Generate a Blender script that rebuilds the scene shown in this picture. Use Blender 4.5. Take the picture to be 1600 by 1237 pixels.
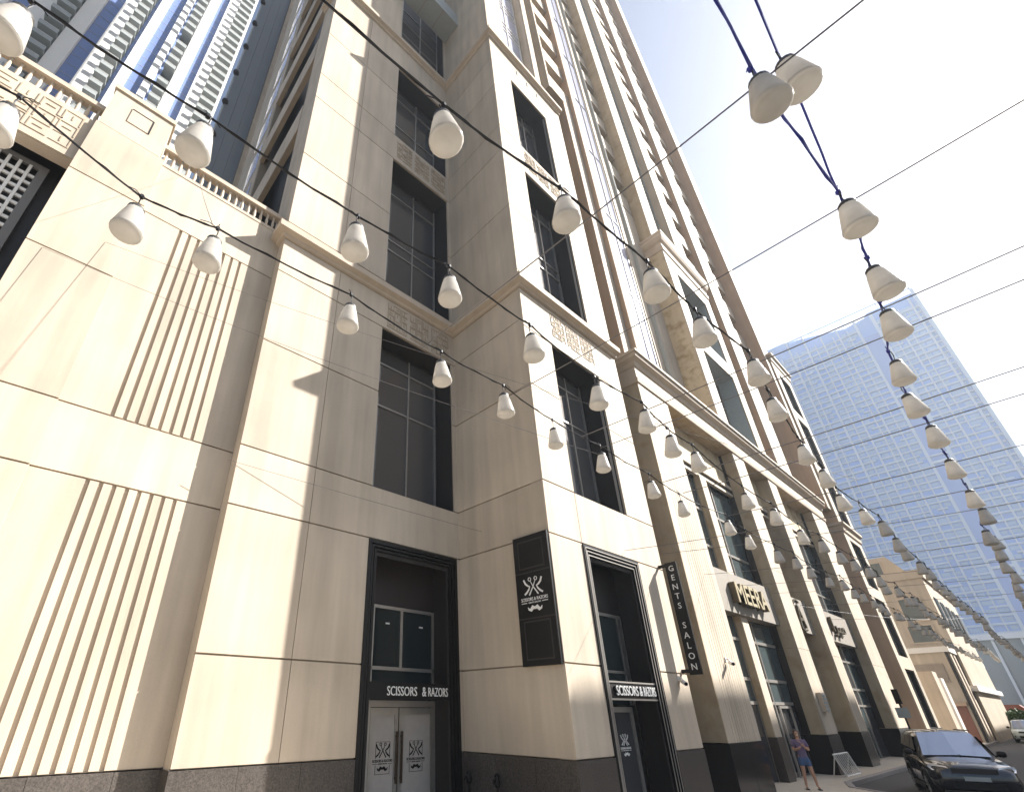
import bpy, bmesh, math, random
from mathutils import Vector, Matrix
rnd = random.Random(7)
for o in list(bpy.data.objects): bpy.data.objects.remove(o)
scene = bpy.context.scene
COL = scene.collection

# ------------------------------------------------------------------ camera
F, CX, CY = 753.27, 673.65, 702.96            # focal length and optical centre of the 1600 px picture
YAW, PIT = math.radians(40.16), math.radians(28.515)
cd = bpy.data.cameras.new('camera'); cam = bpy.data.objects.new('camera', cd); COL.objects.link(cam)
fw = Vector((math.sin(YAW)*math.cos(PIT), math.cos(YAW)*math.cos(PIT), math.sin(PIT)))
rt = Vector((math.cos(YAW), -math.sin(YAW), 0)); up = rt.cross(fw)
cam.matrix_world = Matrix((( rt.x, up.x, -fw.x, 0), (rt.y, up.y, -fw.y, 0), (rt.z, up.z, -fw.z, 2.5), (0, 0, 0, 1)))
cd.sensor_fit = 'HORIZONTAL'; cd.sensor_width = 36; cd.lens = F/1600*36
cd.shift_x = (800-CX)/1600; cd.shift_y = (CY-618.5)/1600
cd.clip_start = .05; cd.clip_end = 5000
scene.camera = cam

# ------------------------------------------------------------------ sky and sun
SUN_DIR = Vector((6.2, -3.96, 0)).normalized()*math.cos(math.radians(38)) + Vector((0, 0, math.sin(math.radians(38))))
w = bpy.data.worlds.new('World'); scene.world = w; w.use_nodes = True
nt = w.node_tree; nt.nodes.clear()
sky = nt.nodes.new('ShaderNodeTexSky'); sky.sky_type = 'NISHITA'; sky.sun_disc = False
sky.sun_elevation = math.radians(38); sky.sun_rotation = math.atan2(SUN_DIR.x, SUN_DIR.y)
sky.air_density = 1.0; sky.dust_density = 2.2; sky.ozone_density = 1.0
bg = nt.nodes.new('ShaderNodeBackground'); bg.inputs[1].default_value = .05
ow = nt.nodes.new('ShaderNodeOutputWorld')
nt.links.new(sky.outputs[0], bg.inputs[0]); nt.links.new(bg.outputs[0], ow.inputs[0])
ld = bpy.data.lights.new('sun', 'SUN'); ld.energy = 5.0; ld.angle = math.radians(.53); ld.color = (1, .975, .935)
sun = bpy.data.objects.new('sun', ld); COL.objects.link(sun)
sun.rotation_euler = SUN_DIR.to_track_quat('Z', 'Y').to_euler(); sun.location = (60, -60, 120)
vs = scene.view_settings
vs.view_transform = 'Standard'; vs.look = 'None'; vs.exposure = 1.75; vs.gamma = 1; vs.use_curve_mapping = False

# ------------------------------------------------------------------ materials
def nodes(name):
    m = bpy.data.materials.new(name); m.use_nodes = True
    n = m.node_tree; return m, n, n.nodes['Principled BSDF']
def plain(name, col, rough=.6, metal=0., spec=.5, nz=.12, scale=6., bump=0.):
    m, n, p = nodes(name)
    p.inputs['Roughness'].default_value = rough; p.inputs['Metallic'].default_value = metal
    p.inputs['Specular IOR Level'].default_value = spec
    g = n.nodes.new('ShaderNodeNewGeometry'); t = n.nodes.new('ShaderNodeTexNoise')
    t.inputs['Scale'].default_value = scale; t.inputs['Detail'].default_value = 5
    n.links.new(g.outputs['Position'], t.inputs['Vector'])
    r = n.nodes.new('ShaderNodeMapRange'); r.inputs[3].default_value = 1-nz; r.inputs[4].default_value = 1+nz
    n.links.new(t.outputs['Fac'], r.inputs[0])
    mx = n.nodes.new('ShaderNodeVectorMath'); mx.operation = 'SCALE'; mx.inputs[0].default_value = col
    n.links.new(r.outputs[0], mx.inputs['Scale']); n.links.new(mx.outputs[0], p.inputs['Base Color'])
    if bump:
        b = n.nodes.new('ShaderNodeBump'); b.inputs['Strength'].default_value = bump; b.inputs['Distance'].default_value = .02
        n.links.new(t.outputs['Fac'], b.inputs['Height']); n.links.new(b.outputs[0], p.inputs['Normal'])
    return m
def stone(name, col, var=.06, big=.09, streak=.08, grain=.05, rough=.75, gscale=55., rand=.05, vein=None):
    m, n, p = nodes(name); L = n.links.new; N = n.nodes.new
    p.inputs['Roughness'].default_value = rough; p.inputs['Specular IOR Level'].default_value = .35
    g = N('ShaderNodeNewGeometry')
    def noise(scale, detail=4, vec=None):
        t = N('ShaderNodeTexNoise'); t.inputs['Scale'].default_value = scale; t.inputs['Detail'].default_value = detail
        L(vec or g.outputs['Position'], t.inputs['Vector']); return t
    def rng(sock, a, b, lo=.3, hi=.7):
        r = N('ShaderNodeMapRange'); r.inputs[1].default_value = lo; r.inputs[2].default_value = hi
        r.inputs[3].default_value = a; r.inputs[4].default_value = b; L(sock, r.inputs[0]); return r.outputs[0]
    def mul(a, b):
        q = N('ShaderNodeMath'); q.operation = 'MULTIPLY'; L(a, q.inputs[0]); L(b, q.inputs[1]); return q.outputs[0]
    st = N('ShaderNodeVectorMath'); st.operation = 'MULTIPLY'; st.inputs[1].default_value = (2.2, 2.2, .16); L(g.outputs['Position'], st.inputs[0])
    f = rng(noise(.45, 5).outputs['Fac'], 1-big, 1+big*.6)
    f = mul(f, rng(noise(1.3, 6, st.outputs[0]).outputs['Fac'], 1-streak, 1+streak*.4))
    gr = noise(gscale, 3)
    f = mul(f, rng(gr.outputs['Fac'], 1-grain, 1+grain))
    oi = N('ShaderNodeObjectInfo'); f = mul(f, rng(oi.outputs['Random'], 1-rand, 1+rand*.6, 0, 1))
    v = N('ShaderNodeVectorMath'); v.operation = 'SCALE'; L(f, v.inputs['Scale'])
    if vein:
        mv = N('ShaderNodeMix'); mv.data_type = 'RGBA'
        mv.inputs[6].default_value = (*col, 1); mv.inputs[7].default_value = (*vein, 1)
        L(rng(noise(1.6, 9).outputs['Fac'], 0, 1, .5, .72), mv.inputs[0]); L(mv.outputs[2], v.inputs[0])
    else: v.inputs[0].default_value = col
    L(v.outputs[0], p.inputs['Base Color'])
    b = N('ShaderNodeBump'); b.inputs['Strength'].default_value = .12; b.inputs['Distance'].default_value = .01
    L(gr.outputs['Fac'], b.inputs['Height']); L(b.outputs[0], p.inputs['Normal'])
    return m
def glass(name, col, rough=.04, spec=.5, wave=.03):
    m, n, p = nodes(name)
    p.inputs['Base Color'].default_value = (*col, 1); p.inputs['Roughness'].default_value = rough
    p.inputs['Specular IOR Level'].default_value = spec
    t = n.nodes.new('ShaderNodeTexNoise'); t.inputs['Scale'].default_value = .8
    g = n.nodes.new('ShaderNodeNewGeometry'); n.links.new(g.outputs['Position'], t.inputs['Vector'])
    b = n.nodes.new('ShaderNodeBump'); b.inputs['Strength'].default_value = wave; b.inputs['Distance'].default_value = .05
    n.links.new(t.outputs['Fac'], b.inputs['Height']); n.links.new(b.outputs[0], p.inputs['Normal'])
    return m
M = dict(
 cream=stone('cream_stone', (.53, .444, .343), streak=.15, rand=.09, big=.12),
 joint=plain('joint_stone', (.31, .255, .19), .9),
 trim=stone('trim_stone', (.51, .42, .325), rand=.02),
 carve=stone('carved_stone', (.42, .335, .24), rand=.02),
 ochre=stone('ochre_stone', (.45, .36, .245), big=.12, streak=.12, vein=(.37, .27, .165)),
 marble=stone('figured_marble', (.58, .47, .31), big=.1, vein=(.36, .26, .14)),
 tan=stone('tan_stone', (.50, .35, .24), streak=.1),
 granite=stone('grey_granite', (.075, .064, .056), big=.12, streak=.1, grain=.45, gscale=38., rough=.35, rand=.12),
 black_stone=stone('polished_black_granite', (.03, .027, .026), grain=.3, rough=.12),
 metal=plain('dark_frame_metal', (.036, .032, .030), .5, .2, .3),
 black=plain('black_metal', (.006, .0055, .0055), .45, 0., .25),
 mull=plain('grey_mullion', (.33, .31, .28), .4, .5),
 white=plain('white_paint', (.74, .71, .66), .45),
 alu=plain('pale_aluminium', (.48, .45, .41), .35, .6),
 glass=glass('dark_glass', (.058, .058, .061), spec=.85),
 tglass=glass('tinted_glass', (.065, .085, .088), spec=.5),
 blindg=glass('glass_over_blind', (.085, .08, .077), spec=.85),
 salong=glass('salon_tinted_glass', (.022, .032, .032), spec=.35),
 bglass=glass('cobalt_glass', (.17, .23, .44), .12, .5, 0.),
 sglass=glass('pale_blue_glass', (.46, .48, .60), .1, .5, 0.),
 gglass=glass('olive_grey_glass', (.22, .22, .19), .08, .5),
 frost=plain('frosted_door_glass', (.46, .42, .38), .5),
 signw=plain('sign_white', (.8, .79, .76), .5),
 gold=plain('gilt_letters', (.46, .39, .25), .45, .3),
 bronze=plain('bronze_edge', (.10, .08, .05), .4, .6),
 cable=plain('black_cable', (.012, .011, .013), .6),
 fringe_blue=plain('fringe_blue_cable', (.014, .018, .26), .5),  # blue puts lens colour fringing into a dark cable
 wire=plain('steel_wire', (.16, .15, .15), .5, .4),
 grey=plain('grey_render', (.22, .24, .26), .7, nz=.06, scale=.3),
 balc=plain('balcony_grey', (.34, .36, .35), .6),
 pave=stone('paving_stone', (.52, .45, .36), grain=.1),
 asphalt=plain('asphalt', (.065, .062, .06), .85, nz=.25, scale=30., bump=.3),
 kerb=stone('kerb_stone', (.30, .27, .25), grain=.15),
 lampcap=plain('lamp_cap', (.05, .045, .04), .5),
 hazeblue=plain('haze_paled_cladding', (.56, .65, .78), .5, nz=.04, scale=.02),  # cladding paled so distance haze sits in its colour
)
def frosted():
    m = bpy.data.materials.new('frosted_glass'); m.use_nodes = True; n = m.node_tree; n.nodes.clear(); N = n.nodes.new; L = n.links.new
    o = N('ShaderNodeOutputMaterial'); d = N('ShaderNodeBsdfDiffuse'); t = N('ShaderNodeBsdfTranslucent'); gl = N('ShaderNodeBsdfGlossy')
    a = N('ShaderNodeMixShader'); b = N('ShaderNodeMixShader'); f = N('ShaderNodeFresnel')
    g = N('ShaderNodeTexCoord'); z = N('ShaderNodeTexNoise'); z.inputs['Scale'].default_value = 9
    L(g.outputs['Object'], z.inputs['Vector'])
    r = N('ShaderNodeMix'); r.data_type = 'RGBA'; r.inputs[6].default_value = (.55, .51, .45, 1); r.inputs[7].default_value = (.76, .73, .68, 1)
    L(z.outputs['Fac'], r.inputs[0]); L(r.outputs[2], d.inputs[0]); L(r.outputs[2], t.inputs[0])
    gl.inputs['Roughness'].default_value = .25
    a.inputs[0].default_value = .55; L(d.outputs[0], a.inputs[1]); L(t.outputs[0], a.inputs[2])
    b.inputs[0].default_value = .05; L(a.outputs[0], b.inputs[1]); L(gl.outputs[0], b.inputs[2])
    L(b.outputs[0], o.inputs[0]); return m
M['frosted'] = frosted()

# ------------------------------------------------------------------ mesh helpers
class MB:
    def __init__(s): s.v = []; s.f = []; s.smooth = False
    def add(s, v, f):
        k = len(s.v); s.v += [tuple(p) for p in v]; s.f += [tuple(i+k for i in q) for q in f]; return s
    def box(s, x0, x1, y0, y1, z0, z1):
        if x1 < x0: x0, x1 = x1, x0
        if y1 < y0: y0, y1 = y1, y0
        if z1 < z0: z0, z1 = z1, z0
        return s.add([(x0,y0,z0),(x1,y0,z0),(x1,y1,z0),(x0,y1,z0),(x0,y0,z1),(x1,y0,z1),(x1,y1,z1),(x0,y1,z1)],
              [(0,3,2,1),(4,5,6,7),(0,1,5,4),(1,2,6,5),(2,3,7,6),(3,0,4,7)])
    def ubox(s, ax, p0, p1, u0, u1, z0, z1):      # ax 'y': facing -Y, u = x; ax 'x': facing -X, u = y
        return s.box(u0, u1, p0, p1, z0, z1) if ax == 'y' else s.box(p0, p1, u0, u1, z0, z1)
    def prism(s, poly, ax, p0, p1):
        n = len(poly)
        pt = (lambda u, z, p: (u, p, z)) if ax == 'y' else ((lambda u, z, p: (p, u, z)) if ax == 'x' else (lambda u, z, p: (u, z, p)))
        v = [pt(u, z, p0) for u, z in poly] + [pt(u, z, p1) for u, z in poly]
        return s.add(v, [tuple(range(n)), tuple(range(2*n-1, n-1, -1))] + [(i, (i+1) % n, (i+1) % n+n, i+n) for i in range(n)])
    def tube(s, pts, r, n=6, r1=None):
        pts = [Vector(p) for p in pts]; v = []; f = []; m = len(pts)
        for i, p in enumerate(pts):
            d = (pts[min(i+1, m-1)]-pts[max(i-1, 0)]).normalized()
            a = d.cross(Vector((0, 0, 1)));
            if a.length < 1e-3: a = d.cross(Vector((1, 0, 0)))
            a.normalize(); b = d.cross(a)
            rr = r if r1 is None else r+(r1-r)*i/(m-1)
            v += [p+(a*math.cos(2*math.pi*k/n)+b*math.sin(2*math.pi*k/n))*rr for k in range(n)]
        for i in range(m-1):
            f += [(i*n+k, i*n+(k+1) % n, (i+1)*n+(k+1) % n, (i+1)*n+k) for k in range(n)]
        f += [tuple(range(n))[::-1], tuple(range((m-1)*n, m*n))]
        return s.add(v, f)
    def lathe(s, prof, c=(0, 0, 0), n=12, cap=True):
        v = []; f = []; m = len(prof)
        for r, z in prof: v += [(c[0]+r*math.cos(2*math.pi*k/n), c[1]+r*math.sin(2*math.pi*k/n), c[2]+z) for k in range(n)]
        for i in range(m-1): f += [(i*n+k, i*n+(k+1) % n, (i+1)*n+(k+1) % n, (i+1)*n+k) for k in range(n)]
        if cap: f += [tuple(range(n))[::-1], tuple(range((m-1)*n, m*n))]
        return s.add(v, f)
    def sweep(s, path, prof):      # closed profile (outward offset, z) swept along an xy path with mitred corners; outward = right of travel
        P = [Vector(p) for p in path]; k = len(prof); v = []; f = []
        for i, p in enumerate(P):
            ns = []
            for a, b in ((i-1, i), (i, i+1)):
                if a >= 0 and b < len(P):
                    d = (P[b]-P[a]).normalized(); ns.append(Vector((d.y, -d.x)))
            if len(ns) == 2:
                q = ns[0]+ns[1]; q = q/(q.dot(ns[0]))
            else: q = ns[0]
            v += [(p.x+q.x*o, p.y+q.y*o, z) for o, z in prof]
        for i in range(len(P)-1):
            f += [(i*k+j, i*k+(j+1) % k, (i+1)*k+(j+1) % k, (i+1)*k+j) for j in range(k)]
        f += [tuple(range(k))[::-1], tuple(range((len(P)-1)*k, len(P)*k))]
        return s.add(v, f)
ORG = {}
def mesh_obj(name, mb, mat, parent=None, smooth=False, origin=None):
    o0 = ORG[parent.name] if parent else (Vector(origin) if origin else Vector((0, 0, 0)))
    me = bpy.data.meshes.new(name)
    me.from_pydata([tuple(Vector(p)-o0) for p in mb.v], [], mb.f)
    bm = bmesh.new(); bm.from_mesh(me); bmesh.ops.recalc_face_normals(bm, faces=bm.faces); bm.to_mesh(me); bm.free()
    if smooth: me.polygons.foreach_set('use_smooth', [True]*len(me.polygons))
    mat = M[mat] if isinstance(mat, str) else mat
    me.materials.append(mat)
    o = bpy.data.objects.new(name, me); COL.objects.link(o)
    if parent: o.parent = parent
    else: o.location = o0
    ORG[o.name] = o0
    return o
def tag(o, label, cat, group=None):
    o['label'] = label; o['category'] = cat
    if group: o['group'] = group
    return o
def thing(name, label, cat, loc=(0, 0, 0), group=None):
    o = bpy.data.objects.new(name, None); COL.objects.link(o); o.location = loc; o.empty_display_size = .2
    ORG[o.name] = Vector(loc); return tag(o, label, cat, group)
def struct(name, mb, mat):
    o = mesh_obj(name, mb, mat); o['kind'] = 'structure'; return o
def part(name, parent, mat, *boxes):
    mb = MB()
    for b in boxes: mb.box(*b)
    return mesh_obj(name, mb, mat, parent)
def text_mb(txt, size, ext, bold=0.):
    c = bpy.data.curves.new('t', 'FONT'); c.body = txt; c.size = size; c.extrude = ext; c.align_x = 'CENTER'; c.align_y = 'CENTER'
    c.offset = bold; c.resolution_u = 3
    o = bpy.data.objects.new('t', c); COL.objects.link(o)
    dg = bpy.context.evaluated_depsgraph_get(); me = o.evaluated_get(dg).to_mesh()
    v = [p.co.copy() for p in me.vertices]; f = [tuple(q.vertices) for q in me.polygons]
    bpy.data.objects.remove(o); bpy.data.curves.remove(c)
    if v:
        cx = (min(p.x for p in v)+max(p.x for p in v))/2; cy = (min(p.y for p in v)+max(p.y for p in v))/2
        for p in v: p.x -= cx; p.y -= cy
    return v, f
def face_pt(ax, u, z, p): return (u, p, z) if ax == 'y' else (p, u, z)
def place_flat(mb, v, f, ax, cu, cz, plane, sx=1, sz=1):
    # flat drawing (x right, y up, z toward viewer) put on a wall plane; on an 'x' wall the viewer's right is -Y
    s = 1 if ax == 'y' else -1
    return mb.add([face_pt(ax, cu+s*p[0]*sx, cz+p[1]*sz, plane-p[2]) for p in v], f)
def text_part(name, parent, mat, txt, ax, cu, cz, plane, width=None, height=None, ext=.02, bold=0.):
    v, f = text_mb(txt, 1., ext, bold)
    if not v: return None
    wv = max(p[0] for p in v)-min(p[0] for p in v); hv = max(p[1] for p in v)-min(p[1] for p in v)
    sz = (height/hv) if height else width/wv; sx = (width/wv) if width else sz
    mb = MB(); place_flat(mb, v, f, ax, cu, cz, plane, sx, sz)
    return mesh_obj(name, mb, mat, parent)
def stroke(pts, wd, th=.012):
    # thick 2d polyline, as (v, f) with a little depth; wd may be a list of widths
    P = [Vector(p) for p in pts]; n = len(P); v = []; W = wd if isinstance(wd, (list, tuple)) else [wd]*n
    for i, p in enumerate(P):
        d = (P[min(i+1, n-1)]-P[max(i-1, 0)]).normalized(); q = Vector((-d.y, d.x))*W[i]/2
        for zz in (th, 0): v += [(p.x+q.x, p.y+q.y, zz), (p.x-q.x, p.y-q.y, zz)]
    f = []
    for i in range(n-1):
        a, b = i*4, (i+1)*4
        f += [(a, a+1, b+1, b), (a+2, b+2, b+3, a+3), (a, b, b+2, a+2), (a+1, a+3, b+3, b+1)]
    f += [(0, 2, 3, 1), ((n-1)*4, (n-1)*4+1, (n-1)*4+3, (n-1)*4+2)]
    return v, f
def arc(cx, cy, r, a0, a1, n=10):
    return [(cx+r*math.cos(math.radians(a0+(a1-a0)*i/n)), cy+r*math.sin(math.radians(a0+(a1-a0)*i/n))) for i in range(n+1)]
def logo(parent, mat, ax, cu, cz, plane, s, name='emblem', frame=None, textmat=None):
    mb = MB()
    def put(vf): place_flat(mb, vf[0], vf[1], ax, cu, cz, plane, s, s)
    for sg in (-1, 1):       # scissors blades with finger rings, open razors either side
        put(stroke([(sg*-.30, -.42), (0, 0), (sg*.16, .30)], [.075, .05, .03]))
        put(stroke(arc(sg*.20, .40, .09, 0, 360, 12), .035))
        put(stroke([(sg*.60, .42), (sg*.50, .20), (sg*.36, .08), (sg*.22, .02)], [.09, .10, .09, .05]))
        put(stroke([(sg*.22, .04), (sg*.30, -.12), (sg*.44, -.26), (sg*.60, -.36)], [.05, .08, .10, .09]))
    o = mesh_obj(name, mb, mat, parent)
    mb = MB()
    def put2(vf): place_flat(mb, vf[0], vf[1], ax, cu, cz-1.12*s, plane, s, s)
    for sg in (-1, 1):
        put2(stroke([(0, .02), (sg*.14, .08), (sg*.28, -.06), (sg*.40, -.02), (sg*.46, .10)], [.13, .20, .17, .10, .02]))
    mesh_obj('moustache', mb, mat, parent)
    text_part('lettering', parent, textmat or mat, 'SCISSORS & RAZORS', ax, cu, cz-.62*s, plane, width=1.75*s, height=.17*s, ext=.01)
    text_part('lettering', parent, textmat or mat, 'GENTS SALON', ax, cu, cz-.80*s, plane, width=.8*s, height=.075*s, ext=.01)
    mb = MB()
    for sg in (-1, 1): put3 = place_flat(mb, *stroke([(sg*.50, -.80), (sg*.86, -.80)], .035), ax, cu, cz, plane, s, s)
    mesh_obj('rule', mb, textmat or mat, parent)
    if frame:
        mb = MB()
        place_flat(mb, *stroke([(-.62, -.48), (-.62, .55), (.62, .55), (.62, -.48)], .025), ax, cu, cz, plane, s, s)
        place_flat(mb, *stroke([(-.62, -.88), (-.62, -1.42), (.62, -1.42), (.62, -.88)], .025), ax, cu, cz, plane, s, s)
        mesh_obj('border', mb, mat, parent)
def facade(parent, ax, plane, rows, mat='cream', gap=.045, vgap=.045, th=.07, depth=.5, name='stone_panel', core='joint'):
    """rows: (z0, z1, [(u0, u1), ...]); every slab is one part, set proud of a backing wall so the joints are real grooves"""
    cm = MB()
    for z0, z1, iv in rows:
        for k, (u0, u1) in enumerate(iv):
            a = u0+(vgap/2 if k and abs(iv[k-1][1]-u0) < 1e-6 else 0); b = u1-(vgap/2 if k < len(iv)-1 and abs(iv[k+1][0]-u1) < 1e-6 else 0)
            e = rnd.uniform(-.003, .003)
            mesh_obj(name, MB().ubox(ax, plane+e, plane+th, a, b, z0+gap/2, z1-gap/2), mat, parent)
            cm.ubox(ax, plane+th-.018, plane+depth, u0+.004, u1-.004, z0, z1)
    return mesh_obj('backing_wall', cm, core, parent)
def window(parent, ax, plane, u0, u1, z0, z1, depth, mulls, trans, gl='glass', fr='mull', lining='metal', fw=.07, edge=.35, name='window'):
    """recessed window: dark lining round the reveal, frame with mullions and transoms, one pane per light"""
    p = plane+depth
    lin = MB(); t = .04
    lin.ubox(ax, plane+.09, p+.3, u0, u0+t, z0, z1); lin.ubox(ax, plane+.09, p+.3, u1-t, u1, z0, z1)
    lin.ubox(ax, plane+.09, p+.3, u0+t, u1-t, z1-t, z1); lin.ubox(ax, plane+.09, p+.3, u0+t, u1-t, z0, z0+t)
    lin.ubox(ax, p+.2, p+.3, u0+t, u1-t, z0+t, z1-t)
    mesh_obj('reveal_lining', lin, lining, parent)
    a, b = u0+edge, u1-.12
    f = MB(); f.ubox(ax, p-.02, p+.06, u0+t, a, z0+t, z1-t); f.ubox(ax, p-.02, p+.06, b, u1-t, z0+t, z1-t)
    f.ubox(ax, p-.02, p+.06, a, b, z1-t-.12, z1-t)
    wn = mesh_obj(name, f, lining, parent)
    us = [a]+mulls+[b]; zs = [z0+t]+trans+[z1-t-.12]
    for u in [a+fw/2]+mulls+[b-fw/2]: mesh_obj('mullion', MB().ubox(ax, p-.05, p+.05, u-fw/2, u+fw/2, z0+t, zs[-1]), fr, wn)
    for i in range(len(us)-1):
        for z in trans: mesh_obj('transom', MB().ubox(ax, p-.045, p+.045, us[i]+fw/2+.001, us[i+1]-fw/2-.001, z-fw/2, z+fw/2), fr, wn)
        for j in range(len(zs)-1): mesh_obj('pane', MB().ubox(ax, p+.01, p+.03, us[i], us[i+1], zs[j], zs[j+1]), ('blindg' if gl == 'glass' and rnd.random() < .4 else gl), wn)
    return wn
def maze(parent, ax, plane, u0, u1, z0, z1, cell, name='carved_key_pattern', mat='carve', t=.035, d=.02):
    mb = MB(); nu = max(1, round((u1-u0)/cell)); nz = max(1, round((z1-z0)/cell)); cu = (u1-u0)/nu; cz = (z1-z0)/nz
    e = [0]
    def seg(a, b, c, dd): e[0] += 1; k = .0007*(e[0] % 9); mb.ubox(ax, plane-d-k, plane+.01, min(a, c)-t/2, max(a, c)+t/2, min(b, dd)-t/2, max(b, dd)+t/2)
    for i in range(nu):
        for j in range(nz):
            x, z = u0+(i+.5)*cu, z0+(j+.5)*cz; k = rnd.randrange(4); h, q = cu*.40, cz*.40
            P = [(-h, -q), (-h, q), (h, q), (h, -q)]
            for n in range(4):
                if n == k: continue
                a, b = P[n], P[(n+1) % 4]; seg(x+a[0], z+a[1], x+b[0], z+b[1])
            if (i+j) % 2: seg(x, z-q*.45, x, z+q*.45)
            else: seg(x-h*.45, z, x+h*.45, z)
            if i < nu-1 and k != 2: seg(x+h, z+q*(1 if j % 2 else -1), x+cu*.6, z+q*(1 if j % 2 else -1))
            if j < nz-1 and rnd.random() < .6: seg(x+h*(1 if i % 2 else -1), z+q, x+h*(1 if i % 2 else -1), z+cz*.6)
    return mesh_obj(name, mb, mat, parent)  # raised bars, coloured darker to stand in for shaded engraved lines
def balconies(parent, ax, plane, u0, u1, zs, pitch, solid, depth, mat='cream', back='cream', top=160):
    """a stack of balcony voids: solid parapet per floor in front of a set-back wall"""
    mesh_obj('balcony_back_wall', MB().ubox(ax, plane+depth, plane+depth+.3, u0, u1, zs, top), back, parent)
    z = zs; k = 0
    while z < top-pitch:
        mesh_obj('balcony', MB().ubox(ax, plane, plane+.2, u0, u1, z, z+solid).ubox(ax, plane+.2, plane+depth, u0, u1, z, z+.3), mat, parent)
        z += pitch; k += 1

# ------------------------------------------------------------------ ground
struct('road', MB().add([(-200, -300, 0), (700, -300, 0), (700, 400, 0), (-200, 400, 0)], [(0, 1, 2, 3)]), 'asphalt')
pv = MB(); poly = [(-60, 3.9), (21.6, 3.9), (23.6, 4.6), (25.0, 6.35), (26.6, 6.85), (48, 6.55), (62, 6.2), (140, 6.2), (140, 30), (-60, 30)]
pv.prism(poly, 'z', .01, .14); struct('pavement', pv, 'pave')
kb = MB(); kb.sweep([(-60, 3.9), (21.6, 3.9), (23.6, 4.6), (25.0, 6.35), (26.6, 6.85), (48, 6.55), (62, 6.2), (140, 6.2)], [(-.02, .005), (.2, .005), (.2, .15), (.17, .165), (-.02, .165)])
struct('kerb', kb, 'kerb')

# ------------------------------------------------------------------ corner tower with the salon
x0, xM, xL, y0, yL, yW, yM = 11.77, 18.77, 3.5, 8.41, 12.37, 12.92, 7.6
TOP = 160
tw = thing('stone_tower', 'cream stone clad tower with recessed bay, tall dark windows and black framed salon doors', 'building', (x0, y0, .14))
dl0, dl1 = 7.9, 11.6      # recessed bay openings
dp0, dp1 = 13.47, 16.85   # projecting pier openings
full = [(xL, 5.83), (5.83, x0)]; side = [(xL, 5.83), (5.83, dl0), (dl1, x0)]
mid = [(xL, 5.83), (5.83, dl0), (dl0, dl1), (dl1, x0)]
facade(tw, 'y', yL, [(1.46, 3.67, side), (3.67, 7.3, side), (7.3, 9.07, full), (9.07, 12.87, side), (12.87, 16.0, side), (16.0, 17.62, full),
    (18.1, 18.55, full), (18.55, 22.97, side), (22.97, 27.4, side), (27.4, 29.5, full), (29.5, 33.6, side), (33.6, 36.6, side), (36.6, 39.25, full),
    (39.8, 46, [(xL, dl0), (dl1, x0)])] + [(z, z+6, [(xL, dl0), (dl1, x0)]) for z in range(46, 160, 6)], depth=.45, vgap=.018)
facade(tw, 'x', x0, [(a, b, [(y0+.075, yL)]) for a, b in ((1.46, 3.67), (3.67, 7.3), (7.3, 9.07), (9.07, 12.87), (12.87, 16.0), (16.0, 17.62), (18.1, 22.97), (22.97, 27.4), (27.4, 29.5), (29.5, 33.6), (33.6, 36.6), (36.6, 39.25))]
       + [(39.8, 60, [(y0+.075, yL)]), (60, 90, [(y0+.075, yL)]), (90, 160, [(y0+.075, yL)])], depth=.3)
pf = [(x0, dp0), (dp0, dp1), (dp1, xM)]; ps = [(x0, dp0), (dp1, xM)]
facade(tw, 'y', y0, [(1.46, 3.67, ps), (3.67, 7.3, ps), (7.3, 9.07, [(x0, dp0), (dp0, xM)]), (9.07, 12.87, ps), (12.87, 15.6, ps), (15.6, 17.62, [(x0, xM)]),
    (18.1, 18.7, [(x0, xM)]), (18.7, 22.97, ps), (22.97, 27.2, ps), (27.2, 29.5, [(x0, xM)]), (29.5, 33.6, ps), (33.6, 36.5, ps), (36.5, 39.25, [(x0, xM)])]
    + [(39.8, 70, [(x0, 13.5), (16.6, 17.2)]), (70, 160, [(x0, 13.5), (16.6, 17.2)])], depth=.5, vgap=.02)
# the solid inside of the tower, well behind every opening
mesh_obj('core_block', MB().box(xL+1.6, x0+.3, 15.2, 28, 0, TOP).box(x0+.45, 51, 11.2, 28, 0, TOP).box(xL+.3, x0+.3, 12.9, 15.2, 52, TOP), 'joint', tw)
mesh_obj('dark_interior', MB().box(xL+.5, x0+.3, 14.6, 15.0, 0, 40).box(x0+.4, xM, 10.6, 11.0, 0, 160), 'black', tw)
path = [(xL, 14.0), (xL, yL), (x0, yL), (x0, y0), (xM+.05, y0)]
cpro = [(.0, 17.62), (.10, 17.64), (.14, 17.74), (.34, 17.80), (.36, 18.04), (.30, 18.10), (.0, 18.13)]
mesh_obj('cornice', MB().sweep(path, cpro), 'trim', tw)
mesh_obj('cornice', MB().sweep(path, [(o*.9, z+21.62) for o, z in cpro]), 'trim', tw)
# plinth of granite slabs
def plinth(parent, ax, plane, cuts, z1, pr=.03, mat='granite', z0=-.1):
    for a, b in zip(cuts[:-1], cuts[1:]):
        mesh_obj('plinth_slab', MB().ubox(ax, plane-pr+rnd.uniform(0, .004), plane+.4, a+.004, b-.004, z0, z1-.012), mat, parent)
plinth(tw, 'y', yL, [xL+.002, 4.9, 6.4, dl0], 1.46); plinth(tw, 'y', yL, [dl1, x0-.03], 1.46); mesh_obj('plinth_slab', MB().box(xL-.03, xL+.3, yL-.028, yW+.1, -.1, 1.448), 'granite', tw)
plinth(tw, 'x', x0, [y0+.02, 9.7, 11.1, yL-.03], 1.46); plinth(tw, 'y', y0, [x0-.03, dp0], 1.46); plinth(tw, 'y', y0, [dp1, xM], 1.46)
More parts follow.
